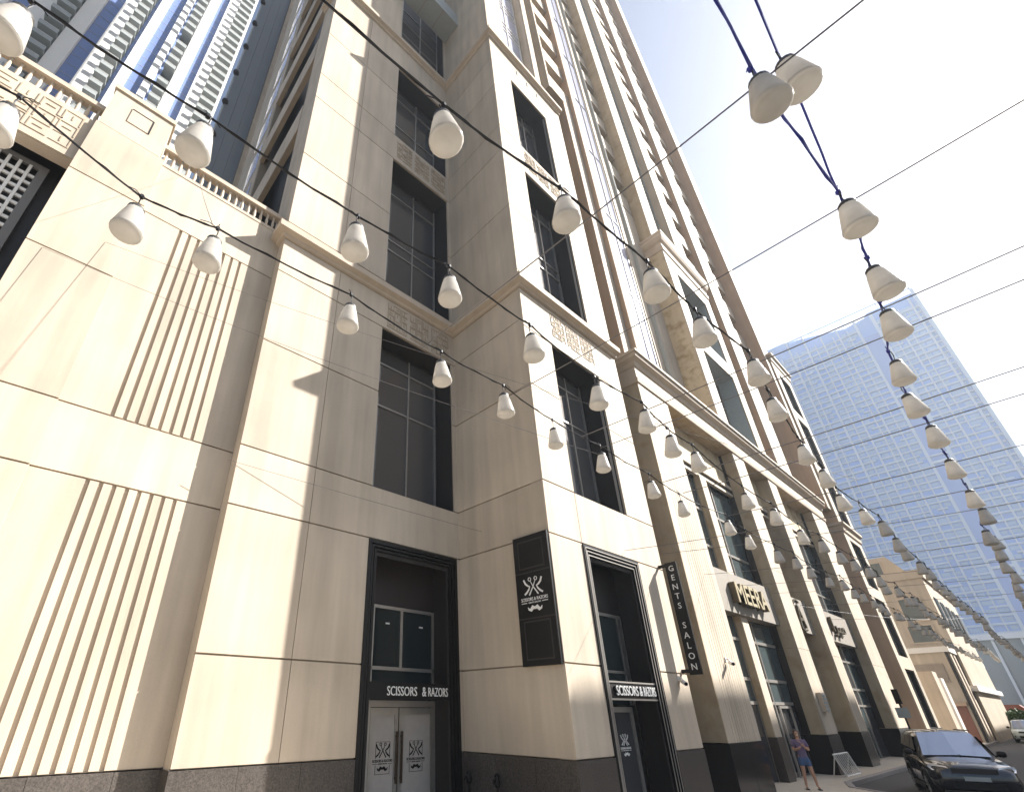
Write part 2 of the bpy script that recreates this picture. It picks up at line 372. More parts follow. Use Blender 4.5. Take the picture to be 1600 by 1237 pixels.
# windows of the recessed bay
window(tw, 'y', yL, dl0, dl1, 9.07, 16.0, 1.0, [10.0], [13.05, 15.1])
window(tw, 'y', yL, dl0, dl1, 18.55, 27.4, 1.0, [10.0], [22.0, 22.7, 26.2])
window(tw, 'y', yL, dl0, dl1, 29.5, 36.6, 1.0, [10.0], [32.6, 35.4])
window(tw, 'y', yL, dl0, dl1, 39.8, 52.0, .6, [9.9], [41.2, 43.0, 44.8, 46.6, 48.4], gl=M['metal'], lining='metal')
mesh_obj('balcony_slab', MB().box(dl0-.2, x0-.002, 10.95, yL-.01, 46.0, 46.35).box(dl0-.2, x0-.002, 10.95, 11.1, 46.35, 47.6), 'balc', tw)
mesh_obj('soffit_joint', MB().box(9.1, 9.14, 10.96, yL-.02, 45.985, 45.999).box(10.4, 10.44, 10.96, yL-.02, 45.985, 45.999), 'joint', tw)
# windows of the projecting pier
window(tw, 'y', y0, dp0, dp1, 9.07, 15.6, 1.0, [15.6], [13.05, 14.8], edge=.3)
window(tw, 'y', y0, dp0, dp1, 18.7, 27.2, 1.0, [15.6], [22.2, 22.9, 26.2], edge=.3)
window(tw, 'y', y0, dp0, dp1, 29.5, 36.5, 1.0, [15.6], [32.6, 35.4], edge=.3)
for (a, b) in ((9.07, 15.6), (18.7, 27.2), (29.5, 36.5)):
    mesh_obj('edge_trim', MB().box(dp1-.10, dp1-.045, y0+.12, y0+.2, a+.05, b-.05), 'alu', tw)
# glazed strip of the pier above the upper cornice
window(tw, 'y', y0, 13.5, 16.6, 39.8, 120, .7, [15.05], [40.9, 42.2, 44.2, 46.6, 47.2, 47.8, 50.4, 51.0, 51.6, 54.2, 54.8, 55.4, 58, 58.6, 62], gl='sglass', fr='white', lining='cream', fw=.08, edge=.06)
# carved friezes
for z0_, z1_ in ((16.15, 17.45), (27.75, 29.2)):
    for k in range(3):
        a = dl0+.15+k*(dl1-dl0-.2)/3; maze(tw, 'y', yL-.003, a+.05, a+(dl1-dl0-.2)/3-.1, z0_, z1_, .31)
        a = dp0+.15+k*(dp1-dp0-.2)/3; maze(tw, 'y', y0-.003, a+.05, a+(dp1-dp0-.2)/3-.1, z0_, z1_, .30)
mesh_obj('frieze_notch', MB().box(14.2, 14.32, y0-.006, y0+.02, 38.2, 38.7).box(15.2, 15.32, y0-.006, y0+.02, 38.2, 38.7).box(16.2, 16.32, y0-.006, y0+.02, 38.2, 38.7), 'metal', tw)
# side elevation facing the podium roof: corner pillar, dark loggias, deep spandrels
facade(tw, 'x', xL, [(z, z+7, [(yL+.07, 14.05)]) for z in range(18, 158, 7)], gap=.02, depth=.6)
facade(tw, 'x', xL, [(0.14, 18, [(yL+.07, yW)])], gap=.0, depth=.4)
for z in (27.2, 34.2, 41.2, 48.2, 55.2, 62.2):
    mesh_obj('spandrel', MB().box(xL-.03, xL+.2, 14.06, 21.5, z, z+2.0), 'cream', tw)
    mesh_obj('spandrel_soffit', MB().box(xL-.02, xL+.24, 14.06, 21.5, z-.12, z-.002), 'carve', tw)
mesh_obj('loggia_back', MB().box(xL+1.2, xL+1.4, 14.0, 28, 0, TOP), 'black', tw)
facade(tw, 'x', xL, [(z, z+10, [(21.5, 28)]) for z in range(0, 160, 10)], gap=.02, depth=.5)
for k in range(16):
    mesh_obj('side_window', MB().box(xL-.02, xL+.05, 22.3, 24.6, 20.5+k*4.6, 23.6+k*4.6), 'tglass', tw)

# ---- salon entrance in the recessed bay
def portal(parent, plane, u0, u1, z1, line):
    """black steel surround of nested bars round a doorway"""
    for k, (o, wd) in enumerate(((0, .11), (.14, .07), (.25, .07))):
        mb = MB(); a, b, t = u0+o, u1-o, z1-o*1.0
        d = plane-.04+.03*k
        mb.box(a, a+wd, d, d+.16, .14, t); mb.box(b-wd, b, d, d+.16, .14, t); mb.box(a+wd, b-wd, d, d+.16, t-wd, t)
        mesh_obj('portal_bar', mb, 'black', parent)
        if line:
            mb = MB(); e = d-.012
            mb.box(a+wd-.03, a+wd, e, d-.001, .14, t-wd+.03); mb.box(b-wd, b-wd+.03, e, d-.001, .14, t-wd+.03); mb.box(a+wd, b-wd, e, d-.001, t-wd, t-wd+.03)
            mesh_obj('portal_edge', mb, line, parent)
    mb = MB(); mb.box(u0+.02, u0+.4, plane+.1, plane+.14, .14, z1-.02).box(u1-.4, u1-.02, plane+.1, plane+.14, .14, z1-.02).box(u0+.4, u1-.4, plane+.1, plane+.14, z1-.45, z1-.02)
    mesh_obj('portal_backing', mb, 'metal', parent)
portal(tw, yL, dl0, dl1, 7.27, None)
mesh_obj('doorway_lining', MB().box(dl1-.03, dl1+.02, yL+.15, 13.9, .14, 7.2).box(dl0-.02, dl0+.03, yL+.15, 13.9, .14, 7.2).box(dl0, dl1, yL+.15, 13.9, 7.2, 7.26), 'metal', tw)
mesh_obj('doorway_upper_wall', MB().box(dl0, dl1, 13.62, 13.8, 5.62, 7.2), plain('umber_board', (.035, .026, .023), .6), tw)
sh = mesh_obj('shopfront', MB().box(8.96, 11.56, 13.55, 13.65, 5.5, 5.6).box(8.96, 11.56, 13.55, 13.65, 3.66, 3.76).box(8.96, 9.06, 13.55, 13.65, 2.84, 5.5).box(11.48, 11.56, 13.55, 13.65, 2.84, 5.5).box(10.1, 10.2, 13.55, 13.65, 3.76, 5.5), 'alu', tw)
for b in ((9.06, 10.1, 13.59, 13.61, 3.76, 5.5), (10.2, 11.48, 13.59, 13.61, 3.76, 5.5), (9.06, 11.48, 13.59, 13.61, 2.84, 3.66)): part('pane', sh, glass('salon_glass', (.02, .028, .03), spec=.3), b)
part('side_screen', tw, 'metal', (7.93, 8.96, 13.55, 13.7, .14, 5.62))
for u0, u1, hx in ((9.06, 10.08, 10.02), (10.12, 11.48, 10.2)):
    dr = part('door', tw, 'alu', (u0, u0+.13, 13.5, 13.57, .16, 2.62), (u1-.13, u1, 13.5, 13.57, .16, 2.62), (u0+.13, u1-.13, 13.5, 13.57, 2.44, 2.62), (u0+.13, u1-.13, 13.5, 13.57, .16, .4))
    part('frosted_pane', dr, 'frost', (u0+.13, u1-.13, 13.53, 13.55, .4, 2.44))
    part('handle', dr, plain('bronze_handle', (.10, .07, .045), .4, .7), (hx-.03, hx+.03, 13.42, 13.46, .7, 2.0), (hx-.02, hx+.02, 13.46, 13.5, .8, .86), (hx-.02, hx+.02, 13.46, 13.5, 1.84, 1.9))
    logo(dr, 'black', 'y', (u0+u1)/2, 1.52, 13.526, .40, frame=True, textmat='metal')
part('door_frame', tw, 'alu', (8.96, 9.05, 13.5, 13.65, .14, 2.82), (11.49, 11.56, 13.5, 13.65, .14, 2.82), (9.05, 11.49, 13.5, 13.65, 2.64, 2.82))
for lx in (9.6, 11.0):
    o = part('interior_downlight', tw, 'signw', (lx-.08, lx+.08, 13.580, 13.587, 5.05-.02, 5.05+.03))
sb = thing('salon_sign_beam', 'black beam reading SCISSORS & RAZORS over the frosted white double doors', 'sign', (9.75, 12.5, 2.85))
part('board', sb, 'black', (dl0+.12, dl1-.12, 12.46, 12.62, 2.82, 3.26))
text_part('lettering', sb, 'signw', 'SCISSORS', 'y', 9.42, 3.04, 12.455, width=1.08, height=.24, ext=.014, bold=-.003)
text_part('lettering', sb, 'signw', '&', 'y', 10.24, 3.04, 12.455, width=.15, height=.25, ext=.014)
text_part('lettering', sb, 'signw', 'RAZORS', 'y', 10.79, 3.04, 12.455, width=.78, height=.24, ext=.014, bold=-.003)
# ---- salon entrance in the projecting pier
portal(tw, y0, dp0, dp1, 7.27, 'alu')
mesh_obj('doorway_lining', MB().box(dp1-.03, dp1+.02, y0+.15, 9.75, .14, 7.2).box(dp0-.02, dp0+.03, y0+.15, 9.75, .14, 7.2).box(dp0, dp1, y0+.15, 9.75, 7.2, 7.26), 'metal', tw)
mesh_obj('doorway_upper_wall', MB().box(dp0, dp1, 9.42, 9.6, 5.5, 7.2), 'metal', tw)
sh = mesh_obj('shopfront', MB().box(13.6, 16.7, 9.36, 9.44, 5.4, 5.5).box(13.6, 16.7, 9.36, 9.44, 3.62, 3.7).box(16.42, 16.5, 9.36, 9.44, 2.7, 5.4).box(15.0, 15.08, 9.36, 9.44, 2.7, 5.4).box(16.66, 16.72, 9.36, 9.44, .14, 5.4), 'mull', tw)
for b in ((13.6, 15.0), (15.08, 16.42)):
    part('pane', sh, 'salong', (b[0], b[1], 9.39, 9.41, 3.7, 5.4)); part('pane', sh, 'salong', (b[0], b[1], 9.39, 9.41, 2.7, 3.62))
dr = part('door', tw, 'alu', (14.9, 15.02, 9.3, 9.38, .16, 2.65), (16.2, 16.34, 9.3, 9.38, .16, 2.65), (15.02, 16.2, 9.3, 9.38, 2.5, 2.65))
part('pane', dr, 'glass', (15.02, 16.2, 9.33, 9.35, .16, 2.5)); logo(dr, 'signw', 'y', 15.62, 1.75, 9.326, .33)
part('door_side_panel', tw, 'metal', (16.36, 16.7, 9.36, 9.45, .14, 2.7)); part('door_side_panel', tw, 'metal', (13.5, 14.88, 9.36, 9.45, .14, 2.7))
sb = thing('pier_sign_beam', 'grey beam with raised SCISSORS & RAZORS letters across the narrow pier doorway', 'sign', (15.2, 8.5, 2.85))
part('board', sb, 'metal', (13.75, 16.62, 8.5, 8.6, 2.86, 3.26)); part('edge', sb, 'alu', (13.75, 16.62, 8.47, 8.52, 3.265, 3.31), (13.75, 16.62, 8.47, 8.52, 2.81, 2.855))
for t, c, wd in (('SCISSORS', 14.72, 1.2), ('&', 15.48, .16), ('RAZORS', 16.0, .72)):
    text_part('letter_side', sb, 'black', t, 'y', c-.05, 3.05, 8.47, width=wd, height=.26, ext=.03); text_part('lettering', sb, 'signw', t, 'y', c, 3.06, 8.425, width=wd, height=.26, ext=.012)
# ---- the black emblem board on the pier's side
sb = thing('emblem_board', 'tall black panel with white crossed razors, scissors and moustache on the pier side', 'sign', (11.7, 9.1, 3.6))
part('board', sb, 'black', (11.66, 11.765, 8.44, 9.77, 3.63, 7.36))
for z0_, z1_ in ((6.33, 7.2), (3.78, 4.83)):
    mb = MB()
    for t in (.0, ):
        mb.box(11.648, 11.659, 8.62, 8.66, z0_, z1_).box(11.648, 11.659, 9.55, 9.59, z0_, z1_).box(11.648, 11.659, 8.66, 9.55, z1_-.04, z1_).box(11.648, 11.659, 8.66, 9.55, z0_, z0_+.04)
    mesh_obj('bead', mb, 'metal', sb)
mesh_obj('bead', MB().box(11.648, 11.659, 8.45, 9.76, 6.2, 6.235).box(11.648, 11.659, 8.45, 9.76, 4.88, 4.915), 'metal', sb)
logo(sb, 'signw', 'x', 9.12, 5.78, 11.656, .56)
# ---- blade sign
sb = thing('blade_sign', 'narrow black hanging sign with GENTS SALON spelled downward, jutting from the pier', 'sign', (18.45, 8.0, 3.6))
part('board', sb, 'black', (18.42, 18.5, 7.72, 8.14, 3.62, 7.45)); part('bracket', sb, 'black', (18.44, 18.48, 8.14, y0, 7.30, 7.42), (18.44, 18.48, 8.14, y0, 3.68, 3.80))
for i, ch in enumerate('GENTS SALON'):
    if ch != ' ': text_part('letter', sb, 'signw', ch, 'x', 7.93, 7.22-i*.335, 18.418, height=.2, ext=.008)

# ------------------------------------------------------------------ podium wing with flutes and balustrade
wg = thing('podium_wing', 'low cream podium wing with fluted panels, carved frieze and roof balustrade', 'building', (0, yW, .14))
yP = 12.67
wz = [(1.46, 7.27), (7.27, 9.0), (9.0, 16.0), (16.0, 18.3)]
g0, pitch, gw = .47, .2714, .09
for z0_, z1_ in wz:
    fl = (z0_, z1_) in ((1.46, 7.27), (9.0, 16.0))
    cm = MB().box(-.66, xL, yW+.075, yW+.6, z0_, z1_)
    if fl:
        spans = [(-.66, g0-gw/2)] + [(g0+k*pitch+gw/2, g0+(k+1)*pitch-gw/2) for k in range(7)] + [(g0+7*pitch+gw/2, xL-.002)]
        for k, (a, b) in enumerate(spans):
            mesh_obj('rib' if 0 < k < 8 else 'stone_panel', MB().box(a, b, yW, yW+.08, z0_+.022, z1_-.022), 'cream', wg)
    else: mesh_obj('stone_panel', MB().box(-.66, xL-.002, yW, yW+.08, z0_+.022, z1_-.022), 'cream', wg)
    mesh_obj('backing_wall', cm, 'trim', wg)
facade(wg, 'y', yP, [(a, b, [(-2.54, -.64)]) for a, b in ((1.46, 3.67), (3.67, 7.2), (7.2, 8.9), (8.9, 12.9), (12.9, 15.9), (15.9, 18.25))], depth=.6)
plinth(wg, 'y', yW, [-.64, 1.2, 2.6, xL], 1.46); plinth(wg, 'y', yP, [-2.57, -.61], 1.46)
mesh_obj('roof_slab', MB().box(-14, xL, yW+.05, 27, 18.0, 18.28), 'trim', wg)
# carved lintel over the shaded screen
facade(wg, 'y', yW-.1, [(16.35, 18.3, [(-14, -2.56)])], depth=.45, core='trim')
for k in range(4): maze(wg, 'y', yW-.103, -2.75-(k+1)*2.35+.22, -2.75-k*2.35, 16.6, 18.15, .5, t=.03, d=.012)
mesh_obj('shade_dark_recess_back', MB().box(-14, -2.3, 13.75, 13.95, .14, 17.0).box(-14, -2.5, 13.3, 13.75, 16.9, 17.0), 'metal', wg)  # dark colour stands in for interior shade of the opening
fr = mesh_obj('screen_frame', MB().box(-9, -3.02, 13.55, 13.63, 16.1, 16.3).box(-3.22, -3.02, 13.55, 13.63, 7, 16.1), plain('screen_frame_grey', (.16, .15, .14), .6), wg)
for k in range(31): mesh_obj('screen_bar', MB().box(-9, -3.22, 13.56, 13.61, 7.0+k*.29, 7.0+k*.29+.1), 'white', fr)
for k in range(25): mesh_obj('screen_bar', MB().box(-9+k*.232, -9+k*.232+.07, 13.52, 13.558, 7, 16.1), 'white', fr)
# balustrade
ped = mesh_obj('pedestal', MB().box(-2.5, -.8, yP+.02, 13.5, 18.27, 20.1).box(-2.56, -.74, yP-.04, 13.56, 20.1, 20.28), 'cream', wg)
mesh_obj('square_inset', MB().box(-1.92, -1.32, yP-.004, yP+.03, 18.95, 19.6), 'trim', ped)
mesh_obj('inset_shade', MB().box(-1.32, -1.28, yP-.012, yP+.02, 18.95, 19.64).box(-1.92, -1.32, yP-.012, yP+.02, 19.6, 19.64), 'metal', ped)  # dark strips paint the shade inside the square recess, right and top
bp = [(.055, 0), (.055, .05), (.038, .08), (.05, .18), (.06, .28), (.045, .42), (.035, .55), (.05, .6), (.055, .62), (.055, .66)]
bmesh_ = None
for a, b in ((-10.5, -2.52), (-.76, xL-.02)):
    rl = mesh_obj('balustrade_rail', MB().box(a, b, yW-.06, yW+.24, 19.06, 19.24).box(a, b, yW-.02, yW+.2, 18.27, 18.40), 'trim', wg)
    n = int((b-a)/.235)
    for k in range(n):
        if bmesh_ is None:
            o = mesh_obj('baluster', MB().lathe(bp, (a+(k+.5)*(b-a)/n, yW+.09, 18.40), 8), 'cream', rl, True); bmesh_ = o.data; ref = a+(k+.5)*(b-a)/n
        else:
            o = bpy.data.objects.new('baluster', bmesh_); COL.objects.link(o); o.parent = rl; o.location = (a+(k+.5)*(b-a)/n-ref, 0, 0)

# ------------------------------------------------------------------ shop pavilion with three signs, and the tower strips over it
pb = thing('shop_pavilion', 'stone shop pavilion with fluted pier, deep cornice and big dark windows right of the salon', 'building', (xM, yM, .14))
PZ = 1.63
mesh_obj('fluted_backing', MB().box(xM+.1, 21.5, yM+.045, yM+.5, PZ, 15.75), 'trim', pb)
edges = [xM+.07, 19.35]+[19.35+.2*k for k in range(1, 10)]+[21.57]
for k in range(len(edges)-1): mesh_obj('rib', MB().box(edges[k]+(.015 if k else 0), edges[k+1]-(.015 if k < len(edges)-2 else 0), yM, yM+.065, PZ, 15.75), 'cream', pb)
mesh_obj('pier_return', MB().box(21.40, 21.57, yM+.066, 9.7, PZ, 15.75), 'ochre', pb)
facade(pb, 'x', xM, [(a, b, [(yM+.001, 9.8)]) for a, b in ((PZ, 6.2), (6.2, 11.0), (11.0, 15.78))], mat='ochre', gap=.012, depth=.3)
plinth(pb, 'y', yM, [xM-.03, 20.2, 21.58], PZ, .035, 'black_stone'); plinth(pb, 'x', xM, [yM+.01, y0, 9.8], PZ, .03, 'black_stone')
piers = [(29.3, 31.0), (34.9, 36.4), (43.85, 47.3)]
for a, b in piers:
    facade(pb, 'y', yM, [(z, z2, [(a, b)]) for z, z2 in ((PZ, 5.2), (5.2, 9.0), (9.0, 12.4), (12.4, 15.78))], gap=.015, depth=.3)
    for z, z2 in ((PZ, 5.2), (5.2, 9.0), (9.0, 12.4), (12.4, 15.78)):
        ye_ = 9.8 if a > 32 and a < 40 else 8.2
        mesh_obj('ochre_panel', MB().box(a-.03, a+.1, yM+.075, ye_, z+.006, z2-.006), 'ochre', pb)
        if ye_ < 9: mesh_obj('dark_reveal_panel', MB().box(a-.02, a+.1, ye_+.005, 9.8, z+.006, z2-.006), 'metal', pb)
    plinth(pb, 'y', yM, [a-.06, b+.03], PZ, .03, 'black_stone')
    mesh_obj('plinth_return', MB().box(a-.06, a+.1, yM+.02, 9.8, .14, PZ-.012), 'black_stone', pb)
mesh_obj('lintel', MB().box(xM+.06, 47.3, yM+.02, yM+.35, 15.78, 16.05), 'ochre', pb)
mesh_obj('pavilion_cornice', MB().sweep([(xM, 9.8), (xM, yM), (47.4, yM)], [(.0, 15.76), (.06, 15.78), (.10, 15.98), (.04, 16.02), (.04, 16.62), (.10, 16.66), (.16, 16.85), (.34, 16.98), (.40, 17.28), (.0, 17.34)]), 'trim', pb)
mesh_obj('cornice_fillet', MB().sweep([(xM, 9.8), (xM, yM), (47.4, yM)], [(.402, 17.16), (.44, 17.16), (.44, 17.30), (.402, 17.30)]), 'cream', pb)
mesh_obj('pavilion_roof', MB().box(xM+.05, 47.4, yM+.3, 9.8, 16.9, 17.2), 'trim', pb)
bays = [(21.57, 29.3), (31.0, 34.9), (36.4, 43.85)]
for k, (a, b) in enumerate(bays):
    n = 2 if k != 1 else 1
    for q in range(n):
        u0 = a+(b-a)*q/n; u1 = a+(b-a)*(q+1)/n; mesh_obj('marble_frieze_panel', MB().box(u0+.005, u1-.005, 8.35, 8.6, 13.75, 15.78), 'marble', pb)
    mesh_obj('frieze_soffit', MB().box(a, b, yM+.36, 9.0, 15.79, 15.9), 'ochre', pb)
    mesh_obj('beam', MB().box(a, b, 8.2, 8.62, 13.55, 13.745), 'cream', pb); mesh_obj('beam', MB().box(a, b, 8.3, 8.7, 13.30, 13.548), 'metal', pb); mesh_obj('beam', MB().box(a, b, 8.24, 8.4, 13.16, 13.298), 'cream', pb)
    mesh_obj('bay_soffit', MB().box(a, b, 8.62, 9.8, 13.1, 13.2), 'metal', pb)
    if k != 1:
        wn = mesh_obj('shop_window', MB().box(a, a+.12, 8.50, 8.63, .14, 13.1).box(b-.12, b, 8.50, 8.63, .14, 13.1), 'metal', pb)
        us = [a+.12, a+1.9, a+3.3, a+5.2, b-.12] if k == 0 else [a+.12, a+2.2, a+3.6, a+5.4, b-.12]
        zs = [2.84, 3.73, 5.3, 9.4, 11.3, 13.1]
        for i in range(4):
            if i: part('mullion', wn, 'mull', (us[i]-.05, us[i]+.05, 8.48, 8.60, .14, 13.1))
            for z in zs[:-1]: part('transom', wn, 'alu', (us[i]+.05, us[i+1]-.05, 8.47, 8.59, z-.06, z+.06))
            z_ = .14
            for z in zs: part('pane', wn, 'glass' if (i+int(z)) % 2 else 'tglass', (us[i], us[i+1], 8.53, 8.55, z_, z)); z_ = z
        cx_ = a+3.25 if k == 0 else a+2.2
        c = mesh_obj('column', MB().box(cx_, cx_+.72, 8.18, 8.46, PZ, 13.15), 'cream', pb)
        mesh_obj('column_side', MB().box(cx_-.03, cx_-.002, 8.2, 8.46, PZ, 13.2), 'ochre', c); mesh_obj('column_base', MB().box(cx_-.05, cx_+.76, 8.14, 8.47, .14, PZ), 'granite', c)
    else:
        facade(pb, 'y', 8.5, [(PZ, 3.4, [(a, b)]), (3.4, 6.0, [(a, b)]), (6.0, 9.3, [(a, b)])], mat='ochre', gap=.012, depth=.3); plinth(pb, 'y', 8.5, [a, b], PZ, .03, 'black_stone')
        mesh_obj('window_glass', MB().box(a, b, 9.4, 9.5, 9.3, 13.1), 'glass', pb); mesh_obj('window_bar', MB().box(32.3, 32.4, 9.36, 9.4, 9.3, 13.1).box(33.5, 33.6, 9.36, 9.4, 9.3, 13.1), 'white', pb)
for k, dx in enumerate((0,)):
    dr = part('glazed_door', pb, 'alu', (27.0, 27.1, 8.40, 8.46, .14, 2.75), (28.35, 28.45, 8.40, 8.46, .14, 2.75), (27.1, 28.35, 8.40, 8.46, 2.65, 2.75)); part('handle', dr, 'alu', (28.2, 28.24, 8.34, 8.37, .9, 1.5), (28.2, 28.24, 8.37, 8.40, 1.0, 1.04))
# tower strips above the shop cornice
facade(pb, 'y', 7.84, [(17.35, 24.0, [(xM+.05, 19.62)]), (24.0, 32, [(xM+.05, 19.62)]), (32, 40.2, [(xM+.05, 19.62)])], gap=.02, depth=.4)
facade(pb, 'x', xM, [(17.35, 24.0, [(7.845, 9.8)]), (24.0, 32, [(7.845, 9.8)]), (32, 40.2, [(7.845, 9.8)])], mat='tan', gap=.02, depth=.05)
balconies(pb, 'y', 7.84, 17.3, 19.6, 40.3, 3.85, 1.75, 1.4)
mesh_obj('side_cheek', MB().box(17.1, 17.3, 7.80, 9.4, 40.0, 160), 'cream', pb)
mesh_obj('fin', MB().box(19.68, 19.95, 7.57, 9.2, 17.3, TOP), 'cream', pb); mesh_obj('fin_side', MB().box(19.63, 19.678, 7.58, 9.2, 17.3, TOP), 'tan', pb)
facade(pb, 'y', 9.13, [(17.3, 40, [(19.95, 24.4), (26.6, 27.35)]), (40, 80, [(19.95, 24.4), (26.6, 27.35)]), (80, TOP, [(19.95, 24.4), (26.6, 27.35)])], depth=.3, gap=.02)
window(pb, 'y', 9.13, 24.4, 26.6, 17.3, 120, .12, [25.5], [19+8*k for k in range(12)], gl='sglass', fr='mull', lining='white', fw=.04, edge=.06)
facade(pb, 'y', 8.9, [(17.3, 24, [(27.4, 29.1)]), (24, 30, [(27.4, 29.1)]), (30, 38, [(27.4, 29.1)])], gap=.02, depth=.3)
mesh_obj('strip_return', MB().box(27.35, 27.4, 8.91, 10.4, 17.3, TOP), 'balc', pb)
balconies(pb, 'y', 8.9, 27.4, 29.05, 38.2, 3.9, 1.9, 1.3)
# raised middle of the pavilion
U = thing('upper_pavilion', 'tall stone window bay rising above the middle of the shop cornice', 'building', (29.1, yM, 17.3))
facade(U, 'x', 29.1, [(17.3, 22.3, [(yM+.07, 9.6)]), (22.3, 27.4, [(yM+.07, 9.6)]), (27.4, 33.2, [(yM+.07, 9.6)])], mat='marble', gap=.02, depth=.3)
facade(U, 'y', yM, [(17.3, 24.2, [(29.1, 30.6), (35.6, 36.9)]), (24.2, 25.5, [(29.1, 36.9)]), (25.5, 31.6, [(29.1, 30.6), (35.6, 36.9)]), (31.6, 33.2, [(29.1, 36.9)])], gap=.0, vgap=0, depth=.5)
mesh_obj('upper_cornice', MB().sweep([(29.1, 9.5), (29.1, yM), (36.9, yM)], [(.0, 32.9), (.08, 32.95), (.10, 33.25), (.04, 33.3), (.04, 33.7), (.2, 33.85), (.32, 34.1), (.32, 34.35), (.36, 34.4), (.36, 34.6), (0, 34.65)]), 'trim', U)
for a, b in ((17.4, 24.2), (25.5, 31.6)): window(U, 'y', yM, 30.6, 35.6, a, b, 1.1, [33.1], [a+4.4], edge=.15, lining='balc')
facade(U, 'y', 8.0, [(34.6, 60, [(29.1, 31.0)]), (60, 100, [(29.1, 31.0)]), (100, TOP, [(29.1, 31.0)])], gap=.02, depth=.4)
facade(U, 'x', 29.1, [(33.3, 60, [(8.07, 9.6)]), (60, 100, [(8.07, 9.6)]), (100, TOP, [(8.07, 9.6)])], mat='ochre', gap=.02, depth=.3)
window(U, 'y', 8.0, 31.0, 34.6, 34.65, 130, .7, [32.8], [38+4*k for k in range(23)], gl='gglass', fr='balc', lining='trim', fw=.06, edge=.1)
# right-hand strips of the tower
RS = thing('right_tower', 'pale tower face with stacked balconies at the right of the facade', 'building', (36.9, 8, 17.3))
for a, b, y, z in ((34.6, 36.8, 8.0, 34.65), (40.0, 43.0, 7.75, 17.3), (44.1, 45.5, 8.3, 17.3), (49.0, 51.2, 7.3, 17.3)):
    facade(RS, 'y', y, [(z, 60, [(a, b)]), (60, 100, [(a, b)]), (100, TOP, [(a, b)])], gap=.02, depth=.4)
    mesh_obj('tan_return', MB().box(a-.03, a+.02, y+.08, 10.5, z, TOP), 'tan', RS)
balconies(RS, 'y', 8.2, 36.85, 39.95, 22.0, 3.9, 1.7, 1.4); balconies(RS, 'y', 8.4, 45.55, 48.95, 34.5, 3.9, 1.7, 1.4)
mesh_obj('recessed_glazing', MB().box(43.0, 44.1, 9.0, 9.2, 17.3, TOP).box(45.5, 49, 9.4, 9.6, 17.3, 34.5), 'balc', RS)
mesh_obj('core_block', MB().box(36, 51, 10.6, 27.5, 17, TOP), 'joint', RS)
mesh_obj('downpipe', MB().tube([(51.28, 7.4, 17), (51.28, 7.4, TOP)], .09, 6), 'metal', RS)

# ------------------------------------------------------------------ end block past the shops
eb = thing('end_block', 'tan sided end block with narrow white front and small cornices beyond the shops', 'building', (50, 7.15, .14))
facade(eb, 'x', 50.0, [(z, z+2.9, [(7.22, 12)]) for z in (1.5, 4.4, 7.3, 10.2, 13.1, 16.0, 18.9, 21.8, 24.7, 27.6, 30.5)], mat='tan', gap=.02, depth=.3)
mesh_obj('plinth_slab', MB().box(49.97, 56, 7.12, 9, .14, 1.49), 'granite', eb)
facade(eb, 'y', 7.15, [(a, b, [(50, 51.2), (54.6, 55.6)]) for a, b in ((1.5, 5), (5, 9.8), (9.8, 15.4), (16.2, 22), (22, 28), (28, 33.0))] + [(z, z+.9, [(51.2, 54.6)]) for z in (5.3, 10.4, 15.0, 21, 27, 32.1)], gap=.01, depth=.3)
for a, b in ((1.5, 5.3), (6.2, 10.4), (11.3, 15.0), (16.2, 21), (21.9, 27), (27.9, 32.1)): window(eb, 'y', 7.15, 51.2, 54.6, a, b, .4, [52.9], [], edge=.1)
for z in (15.4, 33.0): mesh_obj('cornice', MB().sweep([(50, 9.5), (50, 7.15), (55.6, 7.15)], [(0, z), (.1, z+.1), (.14, z+.5), (.3, z+.6), (.3, z+.8), (0, z+.82)]), 'trim', eb)
mesh_obj('block_core', MB().box(50.2, 55.5, 7.9, 20, .14, 33.5), 'cream', eb)

# ------------------------------------------------------------------ shop signs
def fascia(name, label, a, b, z0_, z1_, y=8.0):
    t = thing(name, label, 'sign', ((a+b)/2, y, z0_)); n = 3 if b-a > 5 else 1
    for k in range(n): mesh_obj('slab', MB().box(a+(b-a)*k/n+.005, a+(b-a)*(k+1)/n-.005, y, y+.5, z0_, z1_), plain('shade_toned_sign_stone_%s_%d' % (name, k), (.27, .235, .19), .7), t)  # slab colour darkened to carry the shade of its recess
    return t
t = fascia('meera_fascia', 'pale stone fascia with raised gilt MEERA letters over the first shop', 21.6, 29.25, 6.25, 8.05)
for txt, m, yy, e in (('MEERA', 'bronze', 7.86, .12), ('MEERA', 'gold', 7.725, .012)): text_part('letters', t, m, txt, 'y', 25.65, 7.1, yy, width=3.6, height=.88, ext=e, bold=.012)
t = fascia('monogram_fascia', 'pale stone fascia with a bronze letter A in a ring, between two piers', 31.03, 34.87, 6.28, 8.07)
text_part('letter', t, 'bronze', 'A', 'y', 32.95, 7.1, 7.94, width=.95, height=1.2, ext=.05)
mb = MB(); v, f = stroke(arc(0, 0, .82, 60, 300, 24), .07, .08); place_flat(mb, v, f, 'y', 33.05, 7.15, 7.995); mesh_obj('ring', mb, 'bronze', t)
t = fascia('arabic_fascia', 'pale stone fascia with bronze Arabic letters over the farther shop', 36.45, 43.8, 6.25, 8.0)
if not text_part('letters', t, 'bronze', '\uFE8D\uFEAE\uFEF4\uFEE3', 'y', 39.9, 7.1, 7.9, width=2.6, height=1.1, ext=.09):
    pass

